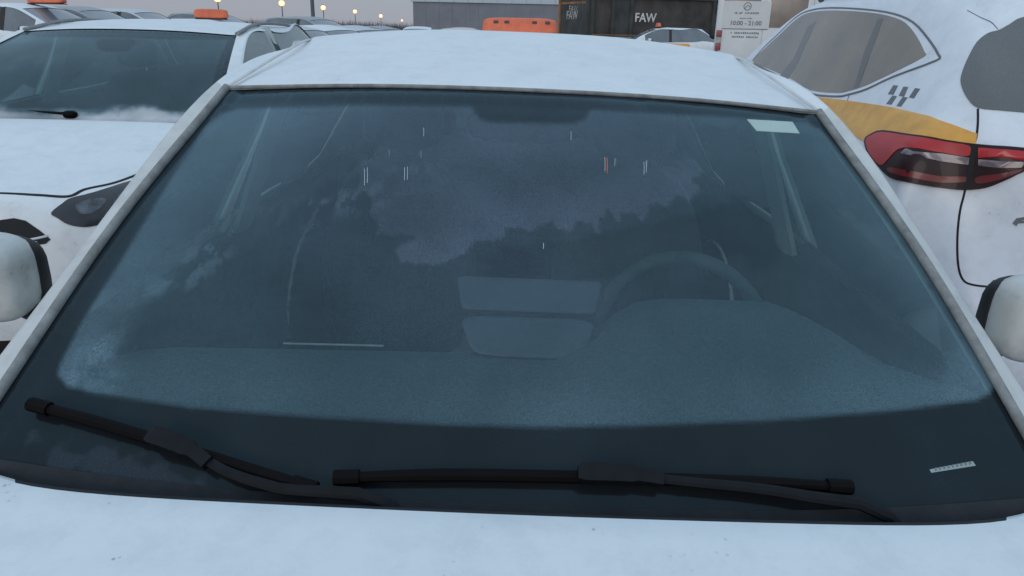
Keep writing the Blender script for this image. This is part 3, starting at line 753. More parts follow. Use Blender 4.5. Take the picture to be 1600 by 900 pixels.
pd = sdf(P, PATCH) + n1 * 9 + n3 * 9
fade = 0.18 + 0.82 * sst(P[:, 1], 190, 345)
sheet = sst(pd, -2, 3) * fade  # denser lilac patch of film in the middle, ragged along its foot
lilac = 0.7 * sheet
lilac = np.maximum(lilac, 0.45 * (1 - sst(np.hypot((P[:, 0] - 760) * .8, P[:, 1] - 330), 120, 420)))  # lilac tint spread wider over the middle of the glass
frost_light = 0.088 + 0.012 * n2
frost_light += 0.064 * sheet * (0.85 + 0.35 * n2)
frost_light += 0.020 * sst(-P[:, 1], -330, -170)                                     # film thickens towards the top
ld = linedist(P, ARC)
frost_light += 0.060 * sst(n3 + n1 * .5, 0.06, 0.18) * (1 - sst(ld, 10, 44)) * sst(n2, -.35, .1)
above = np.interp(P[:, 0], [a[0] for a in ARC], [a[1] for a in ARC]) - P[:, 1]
frost_light += 0.040 * sst(above + n1 * 20, -30, 60) * (1 - sst(P[:, 0], 450, 720))  # extra film upper left stands in for light from the cabin windows
frost_light -= 0.018 * sst(sdf(P, BITE) + n1 * 14, -4, 10)
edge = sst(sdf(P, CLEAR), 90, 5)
frost_light += 0.030 * edge  # paler border painted into the film for the light pillar trim behind
frost_light += 0.040 * sst(sdf(P, CLEAR), 150, 20) * sst(P[:, 0], 1180, 1320)  # same painted lightening along the right-hand pillar
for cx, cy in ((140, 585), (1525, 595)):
    frost_light += 0.055 * (1 - sst(np.hypot(P[:, 0] - cx, (P[:, 1] - cy) * .8), 20, 75))  # pale lobes painted into the film for the light pillar ends inside
low = sst(sdf(P, LOWP) + n1 * 30, -8, 8); lilac = np.maximum(lilac, .7 * low)
frost_light = frost_light * (1 - frit) + frit * (0.010 + 0.034 * (1 - sst(P[:, 1], 200, 620)) + 0.008 * n2 + 0.028 * low)
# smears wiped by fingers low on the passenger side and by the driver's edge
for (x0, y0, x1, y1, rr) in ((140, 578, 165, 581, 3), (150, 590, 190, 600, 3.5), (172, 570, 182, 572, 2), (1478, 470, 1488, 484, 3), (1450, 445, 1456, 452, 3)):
    frost_light -= 0.03 * (1 - sst(linedist(P, [(x0, y0), (x1, y1)]) + n1 * 3, rr * .6, rr * 1.6))
frost_light = np.clip(frost_light, 0.006, 0.5)
for nm, val in (('frit', frit), ('frost', frost_light), ('film_tint', lilac)):
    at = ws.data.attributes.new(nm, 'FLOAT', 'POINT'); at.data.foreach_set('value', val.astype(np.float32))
ws['label'] = 'dusty frosted windshield with black printed border'
wbvh = bvh_of([ws])
patch('toll_sticker', [(1167, 187), (1238, 191), (1249, 209), (1182, 205)], wbvh, 'sticker_white', sed, 0.0012, rim=0.0005)
patch('number_label', [(1452, 734), (1519, 721), (1524, 728), (1455, 739)], wbvh, 'label_grey', sed, 0.0012, rim=0.0005, res=8)
for k in range(9):
    u = (k + .5) / 9; x = 1458 + 60 * u; y = 734.5 - 11 * u
    patch('digit', [(x - 1.6, y - 2.2), (x + 1.6, y - 2.8), (x + 1.6, y + 1.6), (x - 1.6, y + 2.2)], wbvh, 'letter_grey', sed, 0.0018, rim=0.0003, res=20)
for (x, y0, y1, mm) in ((569.5, 264, 290, 'pale_streak'), (574, 262, 286, 'pale_streak'), (632, 262, 282, 'pale_streak'), (636.5, 261, 281, 'pale_streak'), (945, 246, 268, 'pale_streak'), (948.5, 247, 271, 'taxi_orange'), (1006, 253, 273, 'pale_streak'), (1009.5, 253, 270, 'pale_streak'), (849, 380, 389, 'pale_streak'), (662, 200, 213, 'pale_streak'), (892, 206, 219, 'pale_streak')):
    ribbon('glass_streak', [(x, y0), (x + .3, (y0 + y1) / 2), (x, y1)], wbvh, mm, sed, 0.0006, 3, 0.0006)  # thin pale upright streaks on the glass, one of them orange
# rubber seal down both sides of the glass, grey gutter along the roof
for s in (-1, 1):
    L = spline([(s * .727, .838 - SY, .950), (s * .677, 1.183 - SY, 1.163), (s * .600, 1.533 - SY, 1.365)], 12)
    tube('glass_seal', L, .008, 'seal_grey', sed, 8)
    L = spline([(s * .600, 1.533 - SY, 1.365), (s * .557, 1.8 - SY, 1.428), (s * .551, 2.05 - SY, 1.452), (s * .537, 2.5 - SY, 1.434), (s * .512, 2.85 - SY, 1.379)], 8)
    tube('roof_moulding', L, [.0045] * (len(L) - 3) + [.003, .002, .001], 'pillar_paint', sed, 8, .6)
L = spline([(-.596, 1.534 - SY, 1.364), (-.30, 1.468 - SY, 1.384), (0, 1.447 - SY, 1.390), (.30, 1.468 - SY, 1.384), (.596, 1.534 - SY, 1.364)], 8)
tube('glass_seal', L, .004, 'seal_grey', sed, 8)

def surf_pts(pts, off, n, bv=hood_bvh):
    P = spline([(x, y, 0) for x, y in pts], n); L, NN = [], []
    for p in P:
        l, q = hit(bv, p.x, p.y); L.append(SINV @ (l + q * off)); NN.append(SINV.to_3x3() @ q)
    return L, NN
def wiper(blade, clip, arm, rb):
    w_ = empty('wiper', (0, 0, 0)); w_.parent = sed
    L, NN = surf_pts(blade, .014, 6, wbvh); n = len(L)
    tube('blade', L, [rb * (.75 + .25 * min(1, 6 * min(i, n - 1 - i) / n)) for i in range(n)], 'wiper_rubber', w_, 8, .9, NN, 35)
    L2, N2 = surf_pts(blade, .004, 6, wbvh); tube('rubber_lip', L2, .003, 'wiper_rubber', w_, 6, 2.2, N2)
    for e in (0, -1):
        a, b = (L[0], L[2]) if e == 0 else (L[-1], L[-3]); d = (a - b).normalized()
        tube('end_cap', [a + d * .004, a - d * .028], rb * 1.18, 'wiper_rubber', w_, 8, .95, [NN[e]] * 2, 35)
    L, NN = surf_pts(clip, .022, 4, wbvh); n = len(L)
    tube('connector', L, [rb * (2.0 if 0 < i < n * .62 else 1.45) for i in range(n)], 'wiper_arm', w_, 4, .8, NN, 30)
    L, NN = surf_pts(arm, .020, 5, wbvh); e = (L[-1] - L[-4]).normalized(); L += [L[-1] + e * .04 + Vector((0, -.004, -.012)), L[-1] + e * .10 + Vector((0, -.015, -.06))]; NN += [NN[-1]] * 2; n = len(L)
    tube('arm', L, [rb * (.75 + .35 * i / n) for i in range(n)], 'wiper_arm', w_, 8, .65, NN, 30)
    return w_
wiper([(60, 640), (150, 664), (250, 694), (350, 726), (430, 750), (494, 768)], [(245, 690), (275, 700), (305, 712), (335, 734)], [(318, 722), (370, 748), (440, 770), (500, 788), (560, 800)], .0082)
wiper([(530, 752), (700, 748), (900, 751), (1050, 755), (1180, 760), (1318, 767)], [(900, 748), (940, 749), (980, 751), (1030, 758)], [(1005, 754), (1090, 763), (1180, 772), (1260, 784), (1330, 793)], .0082)
for s in (-1, 1): side_mirror(sed, 1.065, 1.36 - SY, 1.005, s, 'pillar_paint')

# cabin of the sedan
dash = bmesh.new(); rows = []
for i in range(49):
    x = -.72 + 1.44 * i / 48
    ye = float(np.interp(x, [-.72, -.6, -.1, .08, .14, .20, .28, .46, .52, .58, .66, .72], [1.05, 1.10, 1.125, 1.13, 1.18, 1.24, 1.262, 1.262, 1.21, 1.12, 1.07, 1.05]))
    zb = float(np.interp(x, [-.72, -.55, .06, .14, .22, .46, .53, .60, .72], [-.02, 0, 0, .035, .060, .062, .045, .018, 0]))
    xx = abs(x); y0 = .815 + .07 * (xx / .72) ** 2
    prof = [(y0, .925), (y0 + .02, .955), (.93, .968 + zb * .05), (1.0, .980 + zb * .35), (ye - .06, .990 + zb * .92), (ye - .015, .992 + zb), (ye, .982 + zb), (ye + .004, .95 + zb), (ye + .02 if zb < .02 else ye - .06, .88), (ye + .03, .70), (1.10, .45)]
    rows.append([dash.verts.new((x, y - SY, z)) for y, z in prof])
for a, b in zip(rows, rows[1:]):
    for k in range(len(a) - 1): dash.faces.new((a[k], b[k], b[k + 1], a[k + 1]))
from_bm('dashboard', dash, 'dash_plastic', sed, True, 60)
mxs = Matrix.Translation((.027 - .008, 1.14 - SY, 1.048)) @ Matrix.Rotation(R(-38), 4, 'X')
scr = empty('centre_display', (0, 0, 0)); scr.parent = sed
def trap(q): return Vector((q.x * (1 + 1.6 * q.z), q.y, q.z))
ellbox('display_hood', (.118, .013, .030), 'screen_plastic', scr, mxs @ Matrix.Translation((0, 0, .034)), 14, 40, 12, trap)
ellbox('display_tray', (.104, .010, .036), 'screen_plastic', scr, mxs @ Matrix.Translation((0, 0, -.036)), 5, 40, 14, lambda q: Vector((q.x * (1 + 3.6 * (q.z)), q.y * .6, q.z)))
tube('dash_trim', [(-.385, 1.118 - SY, .992), (-.22, 1.122 - SY, .993)], .0018, 'seal_grey', sed, 6)
for k in range(22):                                    # air slots along the foot of the windshield
    x = -.42 + .84 * k / 21
    box('defrost_slat', (x - .014, .842 + .05 * (x / .7) ** 2 - SY, .9615), (x + .014, .853 + .05 * (x / .7) ** 2 - SY, .969), 'cabin_trim', sed)
sw = empty('steering_wheel', (.385 - .015, 1.494 - SY, .862)); sw.parent = sed
bm = bmesh.new(); rm = Matrix.Rotation(R(-24), 4, 'X')
ring = [rm @ Vector((.187 * math.cos(a), 0, .187 * math.sin(a))) for a in [2 * math.pi * k / 48 for k in range(49)]]
bm_tube(bm, ring, .0165, 10, False); bmesh.ops.remove_doubles(bm, verts=bm.verts, dist=1e-4); from_bm('rim', bm, 'dash_plastic', sw)
ellbox('hub', (.075, .03, .06), 'cabin_trim', sw, rm @ Matrix.Translation((0, -.02, -.01)), 3)
for a in (0, 180, 270):
    tube('spoke', [rm @ Vector((.06 * math.cos(R(a)), -.015, .06 * math.sin(R(a)))), rm @ Vector((.185 * math.cos(R(a)), 0, .185 * math.sin(R(a))))], .016, 'cabin_trim', sw, 8, .6)
def seat(root, x, y, z0, sc=1.0):
    st = empty('seat', (x, y, 0)); st.parent = root
    ellbox('cushion', (.25, .27, .09), 'seat_fabric', st, Matrix.Translation((0, -.18, z0 + .06)), 4)
    ellbox('backrest', (.24, .07, .32), 'seat_fabric', st, Matrix.Translation((0, .16, z0 + .42)) @ Matrix.Rotation(R(-16), 4, 'X'), 3.5, 28, 16, lambda q: Vector((q.x * (1 - .25 * max(0, q.z / .32)), q.y, q.z)))
    ellbox('headrest', (.125, .05, .085), 'seat_fabric', st, Matrix.Translation((0, .28, z0 + .83)) @ Matrix.Rotation(R(-12), 4, 'X'), 3.5)
    for s in (-.05, .05): tube('headrest_post', [(s, .27, z0 + .68), (s, .28, z0 + .78)], .006, 'chrome', st, 6)
for x in (-.36, .36): seat(sed, x, 2.05 - SY, .38)
ellbox('rear_bench', (.62, .08, .30), 'seat_fabric', sed, Matrix.Translation((0, 2.95 - SY, .80)) @ Matrix.Rotation(R(-20), 4, 'X'), 4)
ellbox('rear_shelf', (.60, .20, .02), 'cabin_trim', sed, Matrix.Translation((0, 3.2 - SY, 1.0)), 6)
for x in (-.36, 0, .36): ellbox('rear_headrest', (.11, .045, .07), 'seat_fabric', sed, Matrix.Translation((x, 3.05 - SY, 1.13)), 3.5)
ellbox('inner_mirror', (.115, .018, .035), 'black_plastic', sed, Matrix.Translation((0, 1.50 - SY, 1.315)), 3)
tube('inner_mirror_stem', [(0, 1.50 - SY, 1.33), (0, 1.47 - SY, 1.385)], .010, 'black_plastic', sed, 8)
bd = sp['body'][0]
trim_shell(bd, 'headliner', 'headliner', sed, .018, lambda c: c.z > 1.37 and 1.5 < c.y + SY < 2.95)
trim_shell(bd, 'pillar_trim', 'pillar_trim', sed, .014, lambda c: .96 < c.z <= 1.37 and .95 < c.y + SY < 3.4)
trim_shell(bd, 'door_trim', 'cabin_trim', sed, .022, lambda c: .25 < c.z <= .96 and .85 < c.y + SY < 3.45 and abs(c.x) > .5)
trim_shell(bd, 'cabin_floor', 'cabin_trim', sed, -.015, lambda c: c.z <= .25 and .5 < c.y + SY < 3.4)
for o in sp['a_pillar']: trim_shell(o, 'pillar_trim', 'pillar_trim', sed, .020, lambda c: True)
for s in (-1, 1): tube('pillar_trim', [(s * .785, 2.05 - SY, .93), (s * .69, 2.05 - SY, 1.19), (s * .585, 2.05 - SY, 1.44)], [.075, .07, .075], 'pillar_trim', sed, 8, .22, Vector((s, 0, .45)).normalized())
box('bulkhead', (-.74, .80 - SY, .22), (.74, .83 - SY, .90), 'cabin_trim', sed)

# ================================================================== white crossover beside it
HX, HY = -2.1, 2.42
hat, hp = build_car('white_hatchback', HATCH, HATCH_F, HATCH_R, -2.0, (HX, HY + 2.0, 0), 0, 'white_paint', (.68, 3.25), .32, {k: v for k, v in make_tags(quarter=True).items() if v not in ('headlight', 'grille', 'hood')},
                    glass=('hatch_glass', 'clear_glass', 'clear_glass'), level=3, inset=.03, mats={'windshield': ('windshield', ['hatch_glass'], 0, .004)})
tag(hat, 'white hatchback with snow along the foot of its windshield, facing out beside the sedan', 'car')
hb = bvh_of([hp['body'][0], hp['windshield'][0], hp['cowl'][0]])
o = patch('headlight', [(80, 333), (98, 318), (111, 310), (147, 301), (212, 281), (232, 283), (226, 312), (190, 342), (160, 350), (133, 355), (107, 351), (90, 341)], hb, 'headlight_dark', hat, .003, 3, 9, True)
patch('headlight_reflector', [(118, 322), (140, 312), (166, 312), (150, 330), (128, 335)], hb, 'headlight_reflector', hat, .0045, 3, 8, True, rim=.003)
patch('headlight_reflector', [(176, 312), (200, 300), (206, 312), (186, 328)], hb, 'headlight_reflector', hat, .0045, 3, 8, True, rim=.003)
patch('grille', [(-150, 350), (-60, 345), (0, 344), (22, 341), (40, 345), (62, 360), (79, 374), (71, 381), (44, 385), (0, 382), (-60, 384), (-150, 388)], hb, 'black_gap', hat, .003, 0, 16)
ribbon('grille_trim', [(-150, 384), (-40, 382), (22, 378), (50, 374), (74, 369)], hb, 'chrome', hat, .005, 4, .004)
ribbon('bonnet_gap', [(-240, 302), (-100, 301), (0, 302), (60, 305), (107, 307), (133, 296), (178, 286), (222, 270), (262, 254)], hb, 'black_gap', hat, .007, 6, .0)
for s in (-1, 1): side_mirror(hat, .98, 1.55 - 2.0, 1.10, s, 'white_paint')
hw = hp['windshield'][0]
bm = bmesh.new(); bm.from_mesh(hw.data); bmesh.ops.subdivide_edges(bm, edges=bm.edges, cuts=3, use_grid_fill=True, smooth=1.0); bm.to_mesh(hw.data); bm.free()
hw.data.polygons.foreach_set('use_smooth', [True] * len(hw.data.polygons))
co, P = vertex_px(hw)
n1 = np.array([noise.fractal(Vector(c) * 9, 1.0, 2.0, 4) for c in co]); n2 = np.array([noise.fractal(Vector((c[0] * 3 + 5, c[1] * 3, c[2] * 3)), 1.0, 2.0, 3) for c in co])
loc = co - np.array([HX, HY + 2.0, 0])
u = (loc[:, 2] - 1.06) / (1.445 - 1.06); half = .72 - .145 * u; ex = half - np.abs(loc[:, 0])
frit = np.maximum(1 - sst(ex, .028, .036), sst(u, .90, .925)); frit = np.maximum(frit, (1 - sst(sdf(P, [(150, 66), (160, 60), (208, 61), (214, 66), (200, 80), (165, 81), (152, 76)]), -1.5, 1.5)) * -1 + 1)
frit = np.maximum(frit, 1 - sst(u, .02, .035))
frost_light = .085 + .02 * n2 + .06 * sst(-loc[:, 0], .05, .55) * sst(n2 + n1 * .4, -.3, .3)  # extra film on one side stands in for light through the side windows
snow = sst(.17 + .07 * n1 + .05 * n2 - u - .12 * (np.abs(loc[:, 0] - .12) / .7) ** 2, 0, .12)
frost_light = np.clip(frost_light * (1 - .7 * frit) + (.34 + .25 * n2) * snow, .01, .9)
for nm, val in (('frit', np.clip(frit, 0, 1)), ('frost', frost_light), ('film_tint', snow)):
    at = hw.data.attributes.new(nm, 'FLOAT', 'POINT'); at.data.foreach_set('value', val.astype(np.float32))
for s in (-1, 1):
    L = spline([(s * .577, 1.80 - 2.0, 1.442), (s * .558, 2.2 - 2.0, 1.492), (s * .55, 2.75 - 2.0, 1.492), (s * .525, 3.25 - 2.0, 1.462)], 8)
    tube('roof_rail', L, .012, 'seal_grey', hat, 8, .8)
hwb = bvh_of([hw])
ww = empty('wiper'); ww.parent = hat
l, q = hit(hb, 111, 181); l = l + q * .008 - Vector((HX, HY + 2.0, 0))
ellbox('arm', (.032, .02, .018), 'wiper_rubber', ww, Matrix.Translation(l), 2.6, 24, 12)
tube('blade', spline([l + Vector((-.04, .01, .004)), l + Vector((-.22, .035, .006)), l + Vector((-.45, .05, .004))], 5), .006, 'wiper_rubber', ww, 8)
hbd = hp['body'][0]
trim_shell(hbd, 'headliner', 'headliner', hat, .02, lambda c: c.z > 1.42 and -.25 < c.y < 1.4)
trim_shell(hbd, 'pillar_trim', 'pillar_trim', hat, .016, lambda c: 1.05 < c.z <= 1.42 and -.85 < c.y < 1.7)
trim_shell(hbd, 'door_trim', 'cabin_trim', hat, .022, lambda c: .3 < c.z <= 1.05 and -.9 < c.y < 1.75 and abs(c.x) > .5)
ellbox('dashboard', (.68, .16, .12), 'dash_plastic', hat, Matrix.Translation((0, -.74, .96)), 4)
for o in hp['a_pillar']: trim_shell(o, 'pillar_trim', 'pillar_trim', hat, .020, lambda c: True)
for s in (-1, 1): tube('pillar_trim', [(s * .785, .24, 1.02), (s * .69, .24, 1.25), (s * .59, .24, 1.47)], [.075, .07, .075], 'pillar_trim', hat, 8, .22, Vector((s, 0, .45)).normalized())
box('bulkhead', (-.72, -1.0, .3), (.72, -.97, 1.0), 'cabin_trim', hat)
for x in (-.36, .36): seat(hat, x, .28, .47)
ellbox('rear_bench', (.60, .09, .34), 'seat_fabric', hat, Matrix.Translation((0, 1.1, .88)) @ Matrix.Rotation(R(-14), 4, 'X'), 4)

# ================================================================== white SUV taxi, its tail towards us
UX, UY = 2.11, 2.02 + 2.35
suv, up_ = build_car('white_suv', SUV, SUV_F, SUV_R, -2.35, (UX, UY, 0), math.pi, 'suv_paint', (1.5, 3.72), .36, make_tags(False, False, True), glass=('dark_glass',) * 3, level=3,
                     mats={'tail_light': ('body_rear', 'suv_paint', 0, 0), 'windshield': ('windshield', ['dark_glass', 'black_plastic'], .03, .004)})
tag(suv, 'white SUV taxi with yellow side stripe and long red tail lights', 'car')
ub = bvh_of([o for l in up_.values() for o in l])
z5 = lambda l: [(1160 + x / 3.6, y / 3.6) for x, y in l]
z6 = lambda l: [(1300 + x / 2.37, 180 + y / 2.37) for x, y in l]
patch('yellow_stripe', [(1150, 140), (1220, 146)] + z5([(400, 545), (600, 568), (840, 605), (1050, 655), (1200, 710), (1322, 755), (1312, 830), (1100, 800), (900, 775), (800, 765), (720, 800), (690, 800), (600, 750)]) + [(1280, 196), (1220, 180), (1150, 165)], ub, 'taxi_yellow', suv, .004, 0, 9, True, rim=.008)
for q in ([(850, 480), (876, 482), (850, 533), (820, 530)], [(907, 487), (933, 490), (910, 543), (880, 540)], [(972, 496), (1000, 500), (965, 553), (938, 549)], [(845, 538), (870, 542), (838, 589), (810, 585)], [(903, 545), (930, 549), (893, 600), (868, 597)]):
    patch('check', z5(q), ub, 'checker_grey', suv, .0012, 0, 20, True, rim=.0008)
SIDEW = z5([(50, 350), (120, 270), (200, 195), (300, 100), (380, 60), (500, 45), (700, 55), (850, 78), (960, 125), (1040, 210), (1104, 308), (1090, 342), (850, 432), (700, 502), (600, 532), (530, 543), (380, 527), (270, 460), (150, 400)])
patch('window_frame', SIDEW, ub, 'suv_paint', suv, .0015, 3, 16, True)
patch('side_window', z5([(62, 348), (125, 277), (206, 202), (308, 108), (384, 72), (505, 60), (700, 70), (830, 92), (920, 130), (985, 210), (1025, 290), (1022, 322), (840, 415), (690, 485), (595, 515), (530, 524), (385, 508), (280, 446), (150, 388)]), ub, 'suv_glass', suv, .003, 3, 16, True)
ribbon('window_trim', SIDEW + SIDEW[:1], ub, 'checker_grey', suv, .004, 3, .002, True)
patch('door_pillar', z5([(372, 150), (420, 120), (300, 385), (255, 448), (215, 425), (290, 330)]), ub, 'suv_pillar', suv, .0036, 0, 16, True, rim=.003)
patch('door_pillar', z5([(765, 110), (795, 105), (730, 290), (655, 492), (630, 498), (690, 290)]), ub, 'suv_pillar', suv, .0036, 0, 16, True, rim=.003)
ribbon('door_gap', z5([(607, 515), (598, 545), (585, 580)]) + [(1316, 175), (1310, 230)], ub, 'black_gap', suv, .002, 4, 0, True)
TL = z6([(128, 97), (150, 76), (195, 62), (300, 78), (420, 95), (530, 108), (711, 128), (800, 140), (860, 160), (800, 185), (711, 207), (640, 240), (570, 268), (490, 277), (400, 268), (300, 252), (225, 232), (180, 190), (140, 142)])
tl = patch('tail_light', TL, ub, 'lamp_black', suv, .011, 3, 10, True, rim=.01)
patch('red_lens', z6([(135, 98), (155, 82), (195, 70), (300, 86), (420, 103), (512, 116), (508, 152), (420, 143), (280, 128), (240, 145), (215, 172), (190, 186), (147, 140)]), ub, 'lamp_red', suv, .013, 3, 9, True, rim=.004)
patch('red_lens', z6([(545, 122), (711, 140), (800, 153), (790, 180), (711, 172), (545, 158)]), ub, 'lamp_red', suv, .013, 0, 9, True, rim=.004)
patch('clear_lens', z6([(265, 148), (282, 132), (400, 145), (512, 158), (508, 184), (400, 172), (290, 154)]), ub, 'lamp_clear', suv, .0135, 0, 9, True, rim=.004)
patch('clear_lens', z6([(545, 163), (711, 176), (695, 195), (620, 194), (545, 186)]), ub, 'lamp_clear', suv, .0135, 0, 9, True, rim=.004)
patch('lower_lens', z6([(222, 195), (300, 208), (400, 226), (500, 228), (500, 246), (400, 248), (300, 232), (230, 215)]), ub, 'lamp_dark_red', suv, .0128, 3, 10, True, rim=.004)
patch('lower_lens', z6([(540, 228), (620, 215), (700, 200), (660, 222), (600, 242), (540, 252)]), ub, 'lamp_dark_red', suv, .0128, 3, 10, True, rim=.004)
patch('lamp_gap', z6([(520, 112), (540, 112), (528, 190), (508, 272), (492, 274), (508, 190)]), ub, 'black_gap', suv, .0145, 0, 10, True, rim=.004)
patch('rear_window', z5([(1590, 95), (1500, 140), (1440, 172), (1380, 190), (1320, 240), (1270, 330), (1232, 430), (1235, 490), (1270, 560), (1325, 608), (1450, 622), (1584, 634), (1900, 662), (2300, 690), (2700, 715), (3000, 730), (3000, 120), (2700, 85), (2300, 60), (1900, 50)]), ub, 'suv_rear_glass', suv, .003, 3, 16, None, join=True)
ribbon('tailgate_gap', [(1528, 170), (1528, 190), (1526, 212), (1521, 232), (1508, 297), (1500, 330), (1496, 370), (1497, 412), (1504, 436), (1520, 445), (1560, 449), (1620, 452), (1700, 457), (1800, 464), (1900, 471), (1958, 476)], ub, 'black_gap', suv, .0035, 5, 0, True)
ribbon('spoiler_gap', z5([(1265, 58), (1340, 98), (1400, 125), (1437, 165)]), ub, 'checker_grey', suv, .0016, 5, 0, True)
patch('badge_letter', [(1582, 349), (1588, 341), (1606, 338), (1606, 342), (1593, 345), (1603, 345), (1603, 348), (1590, 349), (1588, 353)], ub, 'checker_grey', suv, .003, 0, 20, rim=.002)
for s in (-1, 1): side_mirror(suv, 1.06, 2.35 - 2.35, 1.19, s, 'suv_paint', .12, .095, .07)
for s in (-1, 1):
    tube('roof_rail', spline([(s * .63, 2.85 - 2.35, 1.66), (s * .64, 2.95 - 2.35, 1.70), (s * .635, 3.2 - 2.35, 1.72), (s * .62, 3.9 - 2.35, 1.69), (s * .61, 4.0 - 2.35, 1.64)], 6), .015, 'pole_grey', suv, 8)

# ================================================================== cars behind
def place(root, loc, rz, pm, label, group):
    root.location = (*loc, 0); root.rotation_euler = (0, 0, R(rz)); tag(root, label, 'car', group)
    for o in root.children:
        if o.type == 'MESH' and o.name.split('.')[0] in ('body', 'hood', 'front_pillar'):
            o.material_slots[0].link = 'OBJECT'; o.material_slots[0].material = M[pm]
        if o.name.split('.')[0] == 'side_mirror':
            for q in o.children:
                if q.name.startswith('mirror_cap'): q.material_slots[0].link = 'OBJECT'; q.material_slots[0].material = M[pm]
        if o.name.split('.')[0] == 'arch_lip': o.material_slots[0].link = 'OBJECT'; o.material_slots[0].material = M[pm]
    return root
PROTO = {}
def bg_car(kind, loc, rz, pm, label, group='cars parked behind'):
    if kind not in PROTO:
        S, F_, R_, L, wy, wr, mx_, my, mz = {'sedan': (SEDAN, SEDAN_F, SEDAN_R, 1.75, (.30, 2.95), .31, .985, 1.36, 1.0), 'hatch': (HATCH, HATCH_F, HATCH_R, 2.0, (.68, 3.25), .32, .98, 1.55, 1.09),
                                             'suv': (SUV, SUV_F, SUV_R, 2.35, (1.5, 3.72), .36, 1.06, 2.35, 1.2)}[kind]
        r, _ = build_car('parked_car', S, F_, R_, -L, (0, 0, 0), 0, 'white_paint', wy, wr, make_tags(quarter=kind != 'sedan'), glass=('dark_glass',) * 3, level=2, inset=.02)
        for s in (-1, 1): side_mirror(r, mx_, my - L, mz, s, 'white_paint')
        PROTO[kind] = r; src = r
    else:
        src = copy_tree(PROTO[kind])
        for k in ('label', 'group'):
            if k in src: del src[k]
    return place(src, loc, rz, pm, label, group)
cars = []
BG = [
 ('sedan', (-.01, 6.5), 0, 'white_paint', 'white taxi sedan behind the frosted sedan, wide orange sign on its roof', 'sign0'),
 ('suv', (-9.7, 16.6), 84, 'white_paint', 'white high crossover with dark side glass and orange roof sign, behind the hatchback', 'sign1'),
 ('suv', (-10.0, 19.2), 86, 'dark_paint', 'black crossover parked behind the white high crossover', None),
 ('suv', (-9.8, 21.4), 86, 'silver_paint', 'silver grey crossover next to the black crossover', None),
 ('hatch', (-9.5, 24.0), 86, 'white_paint', 'white small hatchback in the back row next to the silver crossover', None),
 ('suv', (-9.6, 26.6), 86, 'dark_paint', 'dark crossover standing highest in the back row', None),
 ('hatch', (-4.0, 10.2), 20, 'white_paint', 'white taxi hatchback with narrow orange roof sign, directly behind the snowy hatchback', 'sign2'),
 ('sedan', (-4.4, 13.0), 66, 'blue_grey_paint', 'blue grey sedan, first of the row behind the sedan roof', None),
 ('sedan', (-4.3, 15.2), 66, 'silver_paint', 'silver sedan between blue grey sedan and white sedan in the row', None),
 ('sedan', (-4.1, 17.4), 66, 'white_paint', 'white sedan between two silver sedans in the row', None),
 ('sedan', (-3.9, 19.8), 66, 'silver_paint', 'silver sedan last before the low dark car in the row', None),
 ('suv', (-5.6, 23.5), 70, 'dark_paint', 'dark crossover rising behind the row of sedans', None),
 ('sedan', (-4.6, 27.5), 64, 'dark_paint', 'low dark sedan at the end of the row', None),
 ('sedan', (-4.6, 36.0), 0, 'white_paint', 'white sedan far off in front of the grey building', None),
 ('sedan', (-2.6, 36.5), 0, 'blue_grey_paint', 'blue grey sedan far off in front of the grey building', None),
 ('sedan', (-1.05, 20.5), 80, 'beige_paint', 'beige sedan half hidden by the wide orange roof sign', None),
 ('hatch', (5.0, 27.5), -90, 'white_paint', 'white taxi hatchback with yellow side stripe in front of the dump truck', 'sign3'),
 ('suv', (6.15, 13.6), -88, 'white_paint', 'white crossover parked across between the SUV taxi and the van', None),
]
for kind, loc, rz, pm, label, sg in BG:
    c = bg_car(kind, loc, rz, pm, label)
    bpy.context.view_layer.update(); cars.append(c); c['sg'] = sg or ''
cars[16].scale = (1.08,) * 3; cars[0].scale = (1, 1, .972)
for c in cars[1:6]: c.scale = (1.05,) * 3
for c in cars:
    sg = c['sg']; del c['sg']
    if sg == 'sign0': taxi_sign(c, (0.03, 2.02 - 1.75, 1.474), .66, .145, .22)
    if sg == 'sign1': taxi_sign(c, (0, 2.6 - 2.35, 1.70), .75, .17, .26, False, R(-84))
    if sg == 'sign2': taxi_sign(c, (.0, 2.3 - 2.0, 1.53), .44, .12, .18, False)
    if sg == 'sign3':
        taxi_sign(c, (0, 1.95 - 2.0, 1.505), .40, .13, .16, False)
        for s in (-1, 1):
            bm = bmesh.new(); L = []
            for k in range(13):
                y = 1.1 + 1.75 * k / 12 - 2.0
                L.append([bm.verts.new((s * q, y, z)) for q, z in ((.886, .80), (.878, .90), (.862, .965), (.828, 1.035))])
            for a, b in zip(L, L[1:]):
                for j in range(3): bm.faces.new((a[j], a[j + 1], b[j + 1], b[j]))
            from_bm('yellow_stripe', bm, 'taxi_yellow', c, True)

